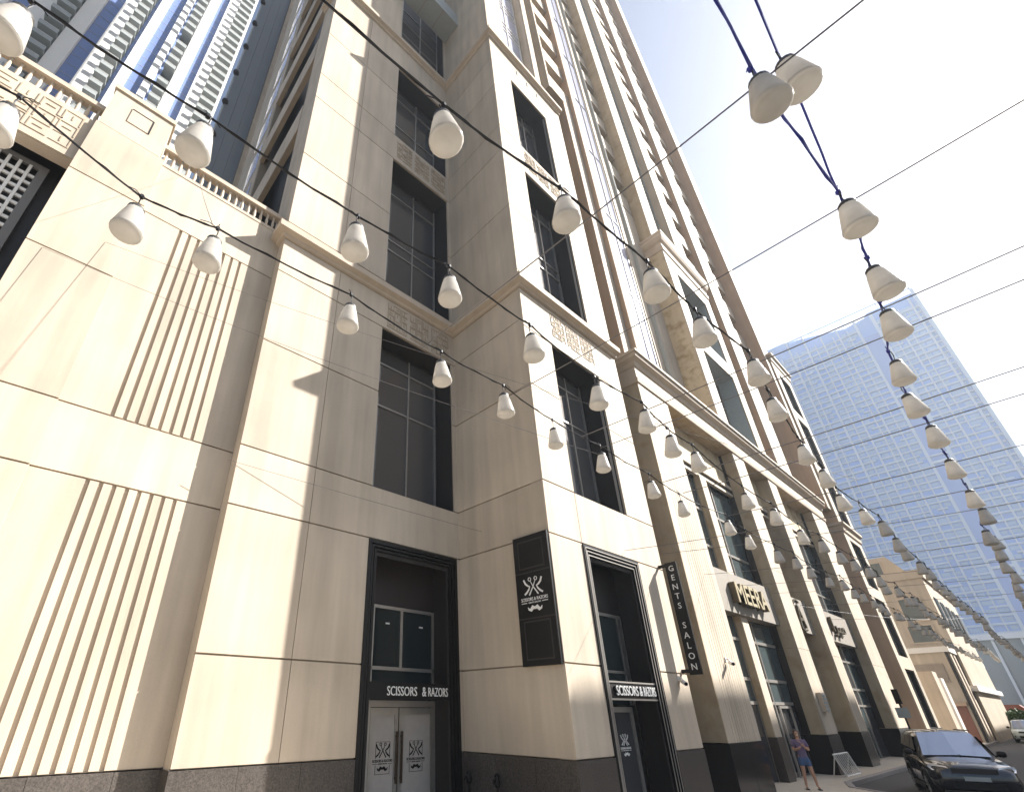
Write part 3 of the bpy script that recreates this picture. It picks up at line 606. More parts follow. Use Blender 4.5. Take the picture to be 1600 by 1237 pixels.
SALON = [o for o in bpy.data.objects if o.parent is None and (o in (tw, wg) or o.name in ('salon_sign_beam', 'pier_sign_beam', 'emblem_board', 'blade_sign'))]
EYE = Vector((0, 0, 2.5)); KS = .92
def shrink(o): o.location = EYE+(o.location-EYE)*KS; o.scale = (KS, KS, KS)
for o in SALON: shrink(o)
struct('door_threshold', MB().box(7.2, 10.8, 11.2, 12.9, .14, .33).box(12.3, 15.6, 7.62, 9.2, .14, .33), 'pave')
# ------------------------------------------------------------------ blue glass tower behind the podium
bt = thing('blue_glass_tower', 'white and cobalt glass apartment tower with stacked balconies behind the podium roof', 'building', (-10, 80, 0))
S = 80/36
def sx(v): return v*S
ZB, ZT = 40, 235
strips = [('W', .17, .42), ('B', -1.25, .17), ('W', -2.29, -1.25), ('G', -3.1, -2.29), ('W', -3.97, -3.1), ('B', -4.92, -4.0), ('G', -5.2, -4.92), ('W', -5.8, -5.2), ('G', -6.92, -5.8), ('W', -7.6, -6.92), ('G', -7.95, -7.6), ('B', -8.9, -7.95), ('W', -9.85, -8.9), ('G', -10.97, -9.85), ('W', -12.06, -10.97), ('B', -13.4, -12.06), ('W', -14.6, -13.4), ('G', -15.6, -14.6), ('W', -17, -15.6), ('G', -19, -17), ('W', -22, -19)]
mesh_obj('tower_core', MB().box(sx(-22), sx(.4), 83, 100, 0, ZT), 'white', bt)
for k, a, b in strips:
    a, b = sx(a), sx(b)
    if k == 'W': mesh_obj('white_pier', MB().box(a, b, 79.6+rnd.uniform(0, .25), 83.2, 0, ZT), 'white', bt)
    elif k == 'G':
        g = mesh_obj('glass_strip', MB().box(a, b, 80.6, 83.2, 0, ZT), 'bglass', bt)
        mesh_obj('floor_line', MB().add(*[[], []]) if False else (lambda mb: ([mb.box(a, b, 80.55, 80.61, z, z+.1) for z in [ZB+3.3*q for q in range(59)]], mb)[1])(MB()), 'balc', g)['kind'] = 'stuff'
    else:
        mesh_obj('loggia', MB().box(a, b, 81.6, 83.2, 0, ZT), 'balc', bt)
        z = ZB
        while z < ZT-3:
            if rnd.random() > .04:
                bl = mesh_obj('balcony', MB().box(a, b, 78.6, 81.7, z, z+.35).box(a, b, 78.6, 78.72, z+.35, z+1.1), 'balc', bt)
                mesh_obj('rail', MB().box(a, b, 78.55, 78.77, z+1.101, z+1.2), 'white', bl)
            z += 3.3
gw_ = thing('grey_slab_wall', 'tall shaded grey wall with a row of round knobs, behind the balustrade', 'building', (3.2, 50, 0))
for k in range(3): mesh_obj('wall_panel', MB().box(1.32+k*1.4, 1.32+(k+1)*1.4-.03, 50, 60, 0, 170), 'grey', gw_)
mesh_obj('beige_edge', MB().box(5.55, 6.3, 49.6, 60, 0, 170), 'cream', gw_); mesh_obj('glazed_slot', MB().box(6.3, 8.2, 50.5, 60, 0, 170), 'balc', gw_)
mesh_obj('beige_edge', MB().box(8.2, 9.2, 49.8, 60, 0, 170), 'cream', gw_)
for k in range(12):
    b_ = MB().lathe([(.02, -.55), (.32, -.45), (.46, -.15), (.46, .15), (.32, .45), (.02, .55)], (1.30, 49.95, 58+k*8.6), 10); mesh_obj('knob', b_, 'metal', gw_, True)

# ------------------------------------------------------------------ skyscraper closing the street
sk = thing('far_skyscraper', 'hazy pale blue skyscraper with gridded balconies closing the street on the right', 'building', (350, 10, 0))
skb = plain('hazy_blue_glass', (.22, .42, .86), .3, nz=.18, scale=.05); skl = plain('hazy_slab', (.50, .62, .80), .6, nz=.1, scale=.1); skg = plain('hazy_recess', (.36, .53, .78), .5, nz=.2, scale=.12)  # tower colours paled and blued to carry part of the distance haze
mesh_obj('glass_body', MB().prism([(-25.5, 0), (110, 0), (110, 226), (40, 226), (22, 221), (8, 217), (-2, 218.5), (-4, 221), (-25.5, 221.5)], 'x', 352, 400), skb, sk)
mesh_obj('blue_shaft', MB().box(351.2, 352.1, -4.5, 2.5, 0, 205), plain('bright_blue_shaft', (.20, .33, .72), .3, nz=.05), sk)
for a, b in ((-26.8, -25.4), (-23.5, -22.6), (-14.2, -13.4), (-6.2, -4.5), (2.5, 3.8), (12, 12.8), (20.5, 21.3), (29, 30), (38, 39), (47, 48), (57, 58), (68, 69), (80, 81), (95, 96)):
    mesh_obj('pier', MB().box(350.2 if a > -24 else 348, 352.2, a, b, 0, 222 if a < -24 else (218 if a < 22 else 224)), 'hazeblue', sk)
segs = [(-25.4, -23.5), (-22.6, -14.2), (-13.4, -6.2), (3.8, 12), (12.8, 20.5), (21.3, 29), (30, 38), (39, 47), (48, 57), (58, 68), (69, 80), (81, 95), (96, 110)]
for a, b in segs:
    mb = MB(); mr = MB(); z = 4
    for q in (rnd.choice((1/3, .5, 2/3)),):
        if b-a > 6: c = a+(b-a)*q; mesh_obj('slim_pier', MB().box(350.5, 352.2, c-.22, c+.22, 0, 214), 'hazeblue', sk)
    while z < 212:
        e_ = rnd.uniform(0, .7); f_ = rnd.choice((0, 0, 0, .25))*(b-a); mb.box(350.5+e_, 352.3, a+(f_ if rnd.random() < .5 else 0), b-(f_ if rnd.random() < .5 else 0), z, z+1.0)
        c = a+(b-a)*rnd.choice((.38, .5, .62)); 
        if rnd.random() < .75: mr.box(351.7, 352.05, a+.4, c-.3, z+1.3+rnd.random()*.5, z+3.3)
        if rnd.random() < .75: mr.box(351.7, 352.05, c+.3, b-.4, z+1.3+rnd.random()*.5, z+3.3)
        z += 3.75
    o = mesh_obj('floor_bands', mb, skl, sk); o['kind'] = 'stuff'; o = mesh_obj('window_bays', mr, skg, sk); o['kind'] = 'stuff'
for z in (62, 118, 160): mesh_obj('sky_bridge', MB().box(350, 352.3, -4.5, 2.5, z, z+1.2).box(350, 352.3, -4.5, 2.5, z+4, z+4.7), 'hazeblue', sk)
mesh_obj('crown_rail', MB().box(351, 351.5, -26, 40, 224.2, 224.8).box(351, 351.4, -26, -25.5, 221, 226).box(351, 351.4, -10, -9.6, 219, 224.5).box(351, 351.4, 8, 8.4, 217, 224.5).box(351, 351.4, 25, 25.4, 221, 224.5), 'hazeblue', sk)
mesh_obj('mast', MB().tube([(352, 24, 222), (352, 24, 245)], .25, 5, .08), 'hazeblue', sk)

# ------------------------------------------------------------------ cream low buildings down the street
cb = thing('cream_terrace_block', 'stepped cream stone block with greenish windows at the end of the shops', 'building', (75, 5.9, .14))
mesh_obj('wall', MB().box(75, 98, 5.9, 30, 0, 15.4), 'cream', cb); mesh_obj('parapet', MB().box(74.8, 98.2, 5.7, 6.1, 15.4, 16.3).box(74.8, 75.2, 6.1, 30, 15.4, 16.3), 'cream', cb)
mesh_obj('upper_storey', MB().prism([(8.3, 16.3), (30, 16.3), (30, 18.6), (8.3, 18.6), (7.2, 16.8)], 'x', 77, 92), 'cream', cb)
def pic_window(parent, x, ya, yb, za, zb):
    f = mesh_obj('window', MB().box(x-.12, x-.02, ya-.15, ya, za-.15, zb+.15).box(x-.12, x-.02, yb, yb+.15, za-.15, zb+.15).box(x-.12, x-.02, ya, yb, zb, zb+.15).box(x-.12, x-.02, ya, yb, za-.15, za), 'trim', parent)
    mesh_obj('pane', MB().box(x-.08, x-.03, ya, yb, za, zb), 'tglass', f)
pic_window(cb, 75, 6.9, 8.6, 11.2, 13.4); pic_window(cb, 75, 6.9, 8.8, 9.0, 10.6); pic_window(cb, 77, 9.0, 10.2, 16.7, 18.0); pic_window(cb, 75, 9.6, 11.2, 11.2, 13.4)
for k in range(5):
    f = mesh_obj('window', MB().box(77+k*4.2, 79.4+k*4.2, 5.8, 5.88, 10.8, 13.6), 'tglass', cb); mesh_obj('bar', MB().box(78.15+k*4.2, 78.25+k*4.2, 5.74, 5.8, 10.8, 13.6), 'white', f)
fb = thing('fluted_cream_block', 'low cream block with vertical pilasters and white parapet, farther down the street', 'building', (70, 6.25, .14))
mesh_obj('wall', MB().box(70, 100, 6.4, 20, 0, 7.6), 'cream', fb); mesh_obj('parapet', MB().box(69.8, 100.2, 6.0, 20, 7.6, 8.1), 'white', fb); mesh_obj('balcony_band', MB().box(74, 100, 5.6, 6.4, 4.3, 4.8), 'white', fb)
for k in range(13): mesh_obj('pilaster', MB().box(70.4+k*2.3, 71.5+k*2.3, 6.1, 6.42, .14, 7.6), 'cream', fb)
mesh_obj('corner_pipe', MB().tube([(69.9, 6.3, 0), (69.9, 6.3, 7.6)], .1, 6), 'metal', fb)
f = mesh_obj('poster_panel', MB().box(69.9, 69.98, 6.9, 9.0, 5.0, 6.6), plain('weathered_poster', (.30, .25, .20), .7, nz=.35, scale=2.), fb)
mesh_obj('doorway', MB().box(69.92, 69.99, 6.6, 8.0, .14, 3.0), plain('red_brown_door', (.20, .07, .04), .5), fb); mesh_obj('doorway_hood', MB().box(69.5, 69.98, 6.5, 8.2, 3.0, 3.3), 'tan', fb)
pic_window(fb, 70, 8.3, 9.2, 1.2, 3.6)
mesh_obj('end_pier', MB().box(62, 64, 7.0, 9, .14, 5.6), 'cream', fb); mesh_obj('end_pier', MB().box(65.5, 67, 7.0, 9, .14, 5.2), 'white', fb)
hs = thing('low_glass_pavilion', 'low grey glass pavilion under the skyscraper at the far right', 'building', (150, 5, 0))
mesh_obj('glass_front', MB().box(150, 175, -6, 30, 0, 15), plain('grey_glass', (.20, .26, .32), .3), hs); mesh_obj('roof', MB().box(149, 176, -7, 31, 15, 16), 'hazeblue', hs)
for k in range(9): mesh_obj('post', MB().box(149.5, 149.9, -6+k*4, -5.6+k*4, 0, 15), 'hazeblue', hs)
aw = thing('red_cafe_awning', 'red brown awning beside the far hedge at the right edge', 'awning', (108, 5.4, 0))
mesh_obj('canopy', MB().prism([(4.4, 2.7), (7.4, 2.7), (6.8, 3.4), (5.0, 3.4)], 'x', 106, 110), plain('red_canvas', (.17, .06, .04), .8), aw); mesh_obj('post', MB().box(106.2, 106.4, 4.6, 4.8, 0, 2.7).box(106.2, 106.4, 6.8, 7.0, 0, 2.7), 'metal', aw)
def leaf_mass(name, parent, c, r, n, size, mat, origin=None, flat=1.):
    mb = MB()
    for i in range(n):
        d = Vector((rnd.gauss(0, 1), rnd.gauss(0, 1), rnd.gauss(0, 1))).normalized()*(rnd.random()**.35)
        p = Vector(c)+Vector((d.x*r[0], d.y*r[1], d.z*r[2]))
        a = Vector((rnd.gauss(0, 1), rnd.gauss(0, 1), rnd.gauss(0, 1))).normalized()*size; b = a.cross(Vector((rnd.gauss(0, 1), rnd.gauss(0, 1), rnd.gauss(0, 1)))).normalized()*size*.6
        mb.add([p-a, p+b, p+a, p-b], [(0, 1, 2, 3)])
    return mesh_obj(name, mb, mat, parent)
leaf = plain('leaf_green', (.06, .11, .03), .6, nz=.3, scale=2.)
hd = thing('street_shrub', 'clipped green shrub by the kerb at the far right edge', 'shrub', (96, 5.1, 0))
mesh_obj('stem', MB().tube([(96, 5.1, 0), (96, 5.1, 1.2)], .12, 6), 'metal', hd); leaf_mass('crown', hd, (96, 5.1, 1.7), (2.2, 1.2, 1.2), 1500, .14, leaf)

# ------------------------------------------------------------------ block across the street, behind the camera: it shades the feet of the walls
ob = thing('opposite_block', 'cream block across the street, out of frame, known from its shade on the wall feet', 'building', (60, -16, 0))
mesh_obj('wall', MB().box(45.0, 78, -30, -14, 0, 34.6).box(78, 130, -30, -14, 0, 30), 'cream', ob)
for k in range(8):
    for j in range(6): mesh_obj('window', MB().box(47.5+k*4, 49.6+k*4, -14.0, -13.95, 3+j*5, 6+j*5), 'glass', ob)

# ------------------------------------------------------------------ strings of pendant lamps over the street
# bell-shaped frosted shade, origin at the middle of the lamp
def shade_mesh():
    mb = MB().lathe([(.052, .155), (.066, .14), (.082, .08), (.098, 0), (.112, -.07), (.120, -.115), (.118, -.14), (.10, -.155), (.001, -.160)], n=20, cap=False)
    return mb
ZL = 6.2; HANG = .34
proto = thing('pendant_lamp', 'x', 'lamp', (0, 0, 0)); sh_ = mesh_obj('shade', shade_mesh(), 'frosted', proto, True)
cp_ = mesh_obj('cap', MB().lathe([(.02, .20), (.05, .185), (.066, .165), (.068, .135), (.0675, .133)], n=14), 'lampcap', proto, True)
cw_ = mesh_obj('hanger', MB().tube([(0, 0, .19), (.006, .004, .27), (0, 0, HANG)], .006, 5), 'cable', proto)
rim_ = mesh_obj('rim', MB().lathe([(.1215, -.118), (.1235, -.126), (.1205, -.134)], n=20, cap=False), 'frosted', proto, True)
strings = dict(
 a=dict(name='the wall-side cable', y=3.68, pts=[(-1.12, 3.44), (-.23, 3.73), (.4, 3.62), (1.81, 3.51), (3.2, 3.59), (4.34, 3.57), (5.61, 3.69), (6.9, 3.68), (8.62, 3.70), (10.03, 3.79), (12.03, 3.66)], mat='cable'),
 b=dict(name='the second cable from the walls', y=2.68, pts=[(-1.1, 2.7), (0, 2.67), (1.35, 2.65), (2.38, 2.53), (3.69, 2.55), (5.14, 2.63), (6.21, 2.53), (7.23, 2.65), (8.1, 2.64), (10.6, 2.77), (12.05, 2.73)], mat='cable'),
 c=dict(name='the third cable from the walls', y=1.45, pts=[(1.34, 1.44), (2.55, 1.27), (3.87, 1.18), (4.92, 1.17), (6.17, 1.06), (7.3, 1.21), (9.17, 1.38), (10.54, 1.44), (12.15, 1.56)], mat='cable'),
 d=dict(name='the outermost street cable', y=-.12, pts=[(2.86, -.15), (3.17, -.34), (4.47, -.29), (5.54, -.28), (6.39, -.22), (7.55, -.09), (8.64, -.05), (10.01, -.10), (11.77, -.11), (13.92, -.16)], mat='fringe_blue'))
ORD = ['first', 'second', 'third', 'fourth', 'fifth', 'sixth', 'seventh', 'eighth', 'ninth', 'tenth', 'eleventh', 'twelfth', 'thirteenth', 'fourteenth', 'fifteenth', 'sixteenth', 'seventeenth', 'eighteenth', 'nineteenth', 'twentieth']
def ordinal(i): return ORD[i] if i < 20 else '%d%s' % (i+1, {1: 'st', 2: 'nd', 3: 'rd'}.get((i+1) % 10, 'th') if (i+1) % 100 not in (11, 12, 13) else 'th')
first = True
for key, s in strings.items():
    pts = list(s['pts']); x = pts[-1][0]
    while x < 60:
        x += rnd.uniform(1.25, 1.75); pts.append((x, s['y']+rnd.uniform(-.09, .09)))
    tops = []
    for i, (px, py) in enumerate(pts):
        dz = (.36 if key == 'd' and i == 1 else 0) if i < 11 else rnd.uniform(-.12, .08)
        r = proto if first else proto.copy()
        if not first:
            COL.objects.link(r)
            for ch in (sh_, cp_, cw_, rim_) if px < 40 else (sh_, cp_):
                c = ch.copy(); COL.objects.link(c); c.parent = r
        first = False
        r.location = (px, py, ZL+dz); r.scale = [rnd.uniform(.95, 1.05)]*3; r.rotation_euler = (rnd.uniform(-.07, .07), rnd.uniform(-.07, .07), rnd.uniform(0, 6))
        r['label'] = 'frosted pendant lamp, %s from the camera along %s' % (ordinal(i), s['name']); r['group'] = 'pendant lamps strung over the street'
        tops.append(Vector((px, py, ZL+dz+HANG)))
    # cable with sag between lamps, clips and loose tails
    if key != 'd': tops.insert(0, tops[0]+Vector((-1.6, .05, .02))); tops.insert(0, tops[0]+Vector((-2.4, 0, .15)))
    else:
        extra = [tops[0]+Vector((-2.2, -.02, .05)), tops[1]+Vector((-2.2, -.02, .05))]
    def run(tp):
        out = []
        for a, b in zip(tp[:-1], tp[1:]):
            L_ = (b-a).length; n = 6
            for k in range(n):
                t = k/n; p = a.lerp(b, t); p.z -= .045*L_*4*t*(1-t)*.5; p.y += rnd.uniform(-.006, .006); out.append(p)
        out.append(tp[-1]); return out
    main = tops if key != 'd' else [extra[0]]+[tops[0]]+tops[2:]
    cb_ = thing('lamp_cable', 'dark twisted lamp cable running along the street: %s' % s['name'], 'cable', tuple(main[0]), 'lamp cables')
    P = run(main)
    mesh_obj('line', MB().tube(P, .009, 5), s['mat'], cb_)
    tw_ = [p+Vector((0, .011*math.sin(i*1.9), .011*math.cos(i*1.9))) for i, p in enumerate(P)]
    mesh_obj('flex', MB().tube(tw_, .006, 4), s['mat'], cb_)
    if key == 'd':
        e2 = [extra[1], tops[1], tops[2]]; mesh_obj('line', MB().tube(run(e2), .009, 5), 'fringe_blue', cb_)
    cl = MB()
    for p in main:
        if p.x < 30:
            cl.lathe([(.004, -.03), (.02, -.018), (.022, .012), (.006, .03)], tuple(p), 6)
            for q in range(2):
                d = Vector((rnd.uniform(-.16, .16), rnd.uniform(-.03, .03), rnd.uniform(-.05, .05))); cl.tube([p, p+d*.5+Vector((0, 0, .025)), p+d], .0045, 4)
    mesh_obj('clips', cl, s['mat'], cb_)['kind'] = 'stuff'
# steel wires crossing the street
def wire(a, b, sag, label, r=.008):
    a, b = Vector(a), Vector(b); n = 16; P = []
    for k in range(n+1):
        t = k/n; p = a.lerp(b, t); p.z -= sag*4*t*(1-t); P.append(p)
    mb = MB().tube([p-a for p in P], r, 4)
    o = mesh_obj('support_wire', mb, 'wire'); o.location = a; tag(o, label, 'wire', 'support wires'); return o
xs = [2.9, 4.5, 6.5, 7.15, 9.1, 10.1, 12.4, 14.8, 17.6, 20.6, 24, 28, 32, 37]
for i, x in enumerate(xs):
    ye = yM if x > xM else (y0*KS if x > 14 else 3.75)
    wire((x, -14, 7.3), (x+rnd.uniform(-.3, .3), ye-.01, (7.2+rnd.uniform(-.1, .5)) if x > 14 else 6.56), .6 if x > 14 else .35, 'thin steel wire crossing the street, %s from the camera' % ordinal(i))
wire((3.0, yL*KS-.01, 8.0), (62, 3.5, 9.5), 1.3, 'long thin wire slanting from the recessed bay toward the skyscraper', .006)
wire((-1.0, yP*KS-.01, 13.0), (12.2, 1.2, 6.6), .3, 'thin wire slanting down across the fluted podium panels', .005)
wire((-2.0, yP*KS-.01, 12.0), (9.0, 3.6, 6.6), .25, 'lower thin wire slanting across the podium and recessed bay', .005)
wire((.3, yW*KS-.01, 17.7), (.35, 3.66, 6.6), .1, 'thin stay dropping from the balustrade to a lamp cable', .005)

# ------------------------------------------------------------------ small wall fittings
def wall_camera(x, y, z, label):
    t = thing('security_camera', label, 'camera', (x, y, z))
    mesh_obj('bracket', MB().tube([(x, y, z+.12), (x-.05, y-.14, z+.12), (x-.05, y-.18, z+.02)], .022, 6).box(x-.05, x+.05, y-.03, y-.002, z+.05, z+.2), 'white', t)
    d = Vector((-.75, -.6, -.25)).normalized(); c = Vector((x-.02, y-.17, z))
    mesh_obj('housing', MB().tube([c-d*.12, c+d*.12, c+d*.2], .065, 10), 'white', t); mesh_obj('lens', MB().tube([c+d*.2, c+d*.215], .05, 10), 'black', t)
wall_camera(18.05*KS, y0*KS, 2.5+.88*KS, 'white security camera under the hanging salon sign')
wall_camera(20.3, yM, 4.05, 'white security camera halfway up the fluted shop pier')
for yy, lb in ((10.9, 'small black tap stand by the granite plinth of the pier side'), (12.0, 'small black tap stand in the inner corner beside the salon door')):
    t = thing('tap_stand', lb, 'tap stand', (10.62, yy*KS, .14))
    mesh_obj('post', MB().tube([(10.62, yy*KS, .14), (10.62, yy*KS, .85)], .03, 8), 'black', t); mesh_obj('head', MB().lathe([(.03, 0), (.07, .03), (.08, .14), (.05, .2), (.075, .25), (.02, .3)], (10.62, yy*KS, .85), 10), 'black', t, True)
    mesh_obj('arm', MB().tube([(10.62, yy*KS, 1.0), (10.49, yy*KS, 1.02), (10.47, yy*KS, .94)], .02, 6), 'black', t)
for x, lb in ((29.95, 'small louvred utility box on the second shop pier'),):
    t = thing('utility_box', lb, 'box', (x, yM, 2.6)); mesh_obj('case', MB().box(x-.3, x+.3, yM-.2, yM-.01, 2.5, 3.3), 'trim', t)
    for k in range(5): mesh_obj('slat', MB().box(x-.26, x+.26, yM-.22, yM-.201, 2.55+k*.15, 2.63+k*.15), 'balc', t)
# tilted white rack lying by the pier
t = thing('folding_rack', 'white slatted folding rack leaning over on the pavement by the second pier', 'rack', (29.6, 7.2, .15))
rk = []
o0 = Vector((28.75, 7.25, .16)); ux = Vector((1.9, -.05, 0)); uy = Vector((-.45, .12, .78))
def bar(a, b, r=.025, nm='bar'): mesh_obj(nm, MB().tube([a, b], r, 5), 'white', t)
for q in (0, 1): bar(o0+uy*q, o0+ux+uy*q, .035, 'rail'); bar(o0+ux*q, o0+ux*q+uy, .035, 'rail')
for k in range(1, 8): bar(o0+ux*(k/8), o0+ux*(k/8)+uy, .02)
bar(o0+uy*.9, o0+Vector((0, .45, 0)), .025, 'leg'); bar(o0+ux+uy*.9, o0+ux+Vector((0, .45, 0)), .025, 'leg')
# traffic sign
t = thing('street_sign', 'small grey street sign on a dark pole in front of the tan end wall', 'street sign', (43.2, 6.95, .15))
mesh_obj('pole', MB().tube([(43.2, 6.95, .15), (43.2, 6.95, 3.6)], .05, 8), 'metal', t); mesh_obj('plate', MB().box(43.12, 43.15, 6.65, 7.25, 2.2, 2.75), 'balc', t); mesh_obj('signal_head', MB().box(43.1, 43.3, 6.8, 7.1, 2.95, 3.75), 'black', t)

# ------------------------------------------------------------------ cars
def make_car(label, paint, group=None):
    """large off-road estate; local +X is the nose, wheels on z = 0"""
    car = thing('parked_car', label, 'car', (0, 0, 0), group)
    def loft(sections, closed=True):
        mb = MB(); n = len(sections[0]); v = []; f = []
        for s in sections: v += s
        for i in range(len(sections)-1): f += [(i*n+j, i*n+(j+1) % n, (i+1)*n+(j+1) % n, (i+1)*n+j) for j in range(n)]
        f += [tuple(range(n))[::-1], tuple(range((len(sections)-1)*n, len(sections)*n))]
        return mb.add(v, f)
    def sec(x, w_, zb, zt, cr=.05):
        return [(x, -w_*.90, zb), (x, -w_, zb+.18), (x, -w_*1.0, (zb+zt)/2), (x, -w_*.985, zt-.14), (x, -w_*.93, zt-.03), (x, -w_*.5, zt+cr*.7), (x, 0, zt+cr),
                (x, w_*.5, zt+cr*.7), (x, w_*.93, zt-.03), (x, w_*.985, zt-.14), (x, w_*1.0, (zb+zt)/2), (x, w_, zb+.18), (x, w_*.90, zb)]
    st = [(-2.50, .84, .55, .98), (-2.46, .92, .42, 1.10), (-2.2, .98, .30, 1.17), (-1.5, .995, .28, 1.18), (0, 1.0, .28, 1.16), (.95, 1.0, .28, 1.13), (1.5, .99, .28, 1.09), (2.0, .97, .28, 1.04), (2.30, .92, .30, .98), (2.44, .84, .36, .92), (2.50, .74, .45, .84)]
    body = mesh_obj('body', loft([sec(*q) for q in st]), paint, car, True)
    gs = [(-2.46, .90, 1.12, 1.14), (-2.36, .80, 1.12, 1.55), (-2.12, .74, 1.12, 1.80), (-1.2, .735, 1.12, 1.86), (-.2, .73, 1.12, 1.86), (.28, .72, 1.12, 1.79), (.95, .86, 1.09, 1.14)]
    def gsec(x, wt, zb, zt): return [(x, -.93, zb), (x, -wt-.03, zt-.10), (x, -wt*.9, zt-.01), (x, 0, zt+.025), (x, wt*.9, zt-.01), (x, wt+.03, zt-.10), (x, .93, zb)]
    mesh_obj('cabin', loft([gsec(*q) for q in gs]), paint, car, True)
    gl = glass('car_glass', (.02, .025, .04), .02, .9); ws = plain('sky_toned_windscreen', (.50, .54, .64), .08, .6, .8, .03)  # windscreen's pale blue base carries the reflected sky
    mesh_obj('windscreen', MB().add([(1.0, -.80, 1.17), (1.0, .80, 1.17), (.34, .66, 1.80), (.34, -.66, 1.80), (1.04, 0, 1.2), (.37, 0, 1.83)], [(0, 4, 5, 3), (4, 1, 2, 5)]), ws, car)
    for sg in (-1, 1):
        for xa, xb, xc, xd in ((.78, -.22, -.22, .24), (-.30, -1.22, -1.22, -.30), (-1.30, -2.28, -2.08, -1.30)):
            mesh_obj('side_window', MB().add([(xa, sg*.945, 1.19), (xb, sg*.945, 1.19), (xc, sg*.795, 1.70), (xd, sg*.795, 1.70)], [(0, 1, 2, 3)]), gl, car)
        m = mesh_obj('mirror', MB().lathe([(.02, -.09), (.10, -.07), (.12, 0), (.10, .07), (.02, .09)], (.72, sg*1.10, 1.24), 8).tube([(.72, sg*.93, 1.17), (.72, sg*1.05, 1.22)], .03, 6), 'black', car, True)
        h = mesh_obj('headlight', MB().add([(2.36, sg*.90, .86), (2.20, sg*.955, .93), (2.22, sg*.93, 1.0), (2.43, sg*.56, .97), (2.485, sg*.52, .84)], [(0, 1, 2, 3, 4)]), plain('headlight_glass', (.75, .76, .8), .1, .3), car)
        mesh_obj('lower_vent', MB().box(2.34, 2.46, sg*.62, sg*.86, .48, .60), 'black', car)
        for wx in (1.46, -1.46):
            wh = mesh_obj('wheel', MB().add([], []) if False else (lambda mb: mb)(MB().lathe([(.24, -.12), (.34, -.125), (.385, -.09), (.39, 0), (.385, .09), (.34, .125), (.24, .12)], n=24)), plain('tyre_rubber', (.02, .02, .02), .8), car, True)
            me = wh.data
            for vtx in me.vertices: vtx.co = Vector((vtx.co.x+wx, vtx.co.z+sg*.885, vtx.co.y+.39))
            rb = MB(); rb.lathe([(.245, -.02), (.25, .03), (.10, .045), (.02, .05)], n=20)
            for k in range(10):
                a = k*math.pi/5; rb.tube([(.06*math.cos(a), .06*math.sin(a), .055), (.24*math.cos(a+.08), .24*math.sin(a+.08), .065)], .02, 4)
            rim = mesh_obj('rim', rb, plain('rim_alloy', (.30, .30, .31), .35, .8), wh)
            for vtx in rim.data.vertices: vtx.co = Vector((vtx.co.x+wx, (vtx.co.z*sg)+sg*.95, vtx.co.y+.39))
            ar = MB().tube([(wx+.44*math.cos(math.radians(a)), sg*.985, .39+.44*math.sin(math.radians(a))) for a in range(-8, 190, 18)], .045, 6); mesh_obj('wheel_arch', ar, 'black', car)
        for xh in (.1, -.95): mesh_obj('door_handle', MB().box(xh-.12, xh+.12, sg*1.0, sg*1.025, .98, 1.02), paint, car)
        mesh_obj('door_line', MB().box(-.265, -.25, sg*.995, sg*1.004, .45, 1.1).box(.80, .815, sg*.995, sg*1.004, .45, 1.08), 'black', car); mesh_obj('sill', MB().box(-1.0, 1.0, sg*.97, sg*1.03, .24, .36), 'black', car)
    mesh_obj('grille', MB().box(2.44, 2.505, -.5, .5, .80, .93), 'metal', car); mesh_obj('bumper_intake', MB().box(2.44, 2.52, -.55, .55, .42, .58), 'black', car); mesh_obj('number_plate', MB().box(2.51, 2.53, -.28, .28, .62, .73), 'balc', car)
    mesh_obj('skirt', MB().box(2.30, 2.56, -.8, .8, .30, .36), 'metal', car); mesh_obj('roof_rail', MB().tube([(-2.0, .7, 1.86), (.1, .7, 1.87)], .018, 5), 'metal', car); mesh_obj('wiper', MB().tube([(1.03, .1, 1.20), (.86, -.55, 1.30)], .012, 4), 'black', car)
    return car
dark = plain('charcoal_paint', (.014, .015, .022), .18, .3, .8, .05); dark.node_tree.nodes['Principled BSDF'].inputs['Coat Weight'].default_value = .8
car = make_car('charcoal off-road car pulling out from the kerb at lower right', dark, 'cars on the street')
hd_ = math.atan2(-.28, -.96); car.rotation_euler = (0, 0, hd_)
rear = Vector((29.1, 5.03, 0)); hv = Vector((math.cos(hd_), math.sin(hd_), 0)); rv = Vector((hv.y, -hv.x, 0))
car.location = (rear + hv*1.46 - rv*.98)*.955; car.location.z = 0; car.scale = (1.03, 1.06, 1.04)
pale = plain('pale_teal_paint', (.45, .52, .52), .25, .1, .8, .05)
car2 = make_car('pale car farther along the street, cut by the right edge', pale, 'cars on the street'); car2.location = (77.5, 4.0, 0); car2.rotation_euler = (0, 0, math.pi+.03)

# ------------------------------------------------------------------ woman on the pavement
def skin(name, joints, edges, mat, parent, sub=2, root=0):
    me = bpy.data.meshes.new(name); me.from_pydata([Vector(j[:3]) for j in joints], edges, [])
    o = bpy.data.objects.new(name, me); COL.objects.link(o)
    md = o.modifiers.new('s', 'SKIN'); sb_ = o.modifiers.new('d', 'SUBSURF'); sb_.levels = sub; sb_.render_levels = sub
    for i, j in enumerate(joints):
        me.skin_vertices[0].data[i].radius = (j[3], j[4] if len(j) > 4 else j[3]); me.skin_vertices[0].data[i].use_root = (i == root)
    dg = bpy.context.evaluated_depsgraph_get(); m2 = bpy.data.meshes.new_from_object(o.evaluated_get(dg))
    bpy.data.objects.remove(o); m2.materials.clear(); m2.materials.append(M[mat] if isinstance(mat, str) else mat)
    m2.polygons.foreach_set('use_smooth', [True]*len(m2.polygons))
    o = bpy.data.objects.new(name, m2); COL.objects.link(o); o.parent = parent; ORG[o.name] = Vector((0, 0, 0)); return o
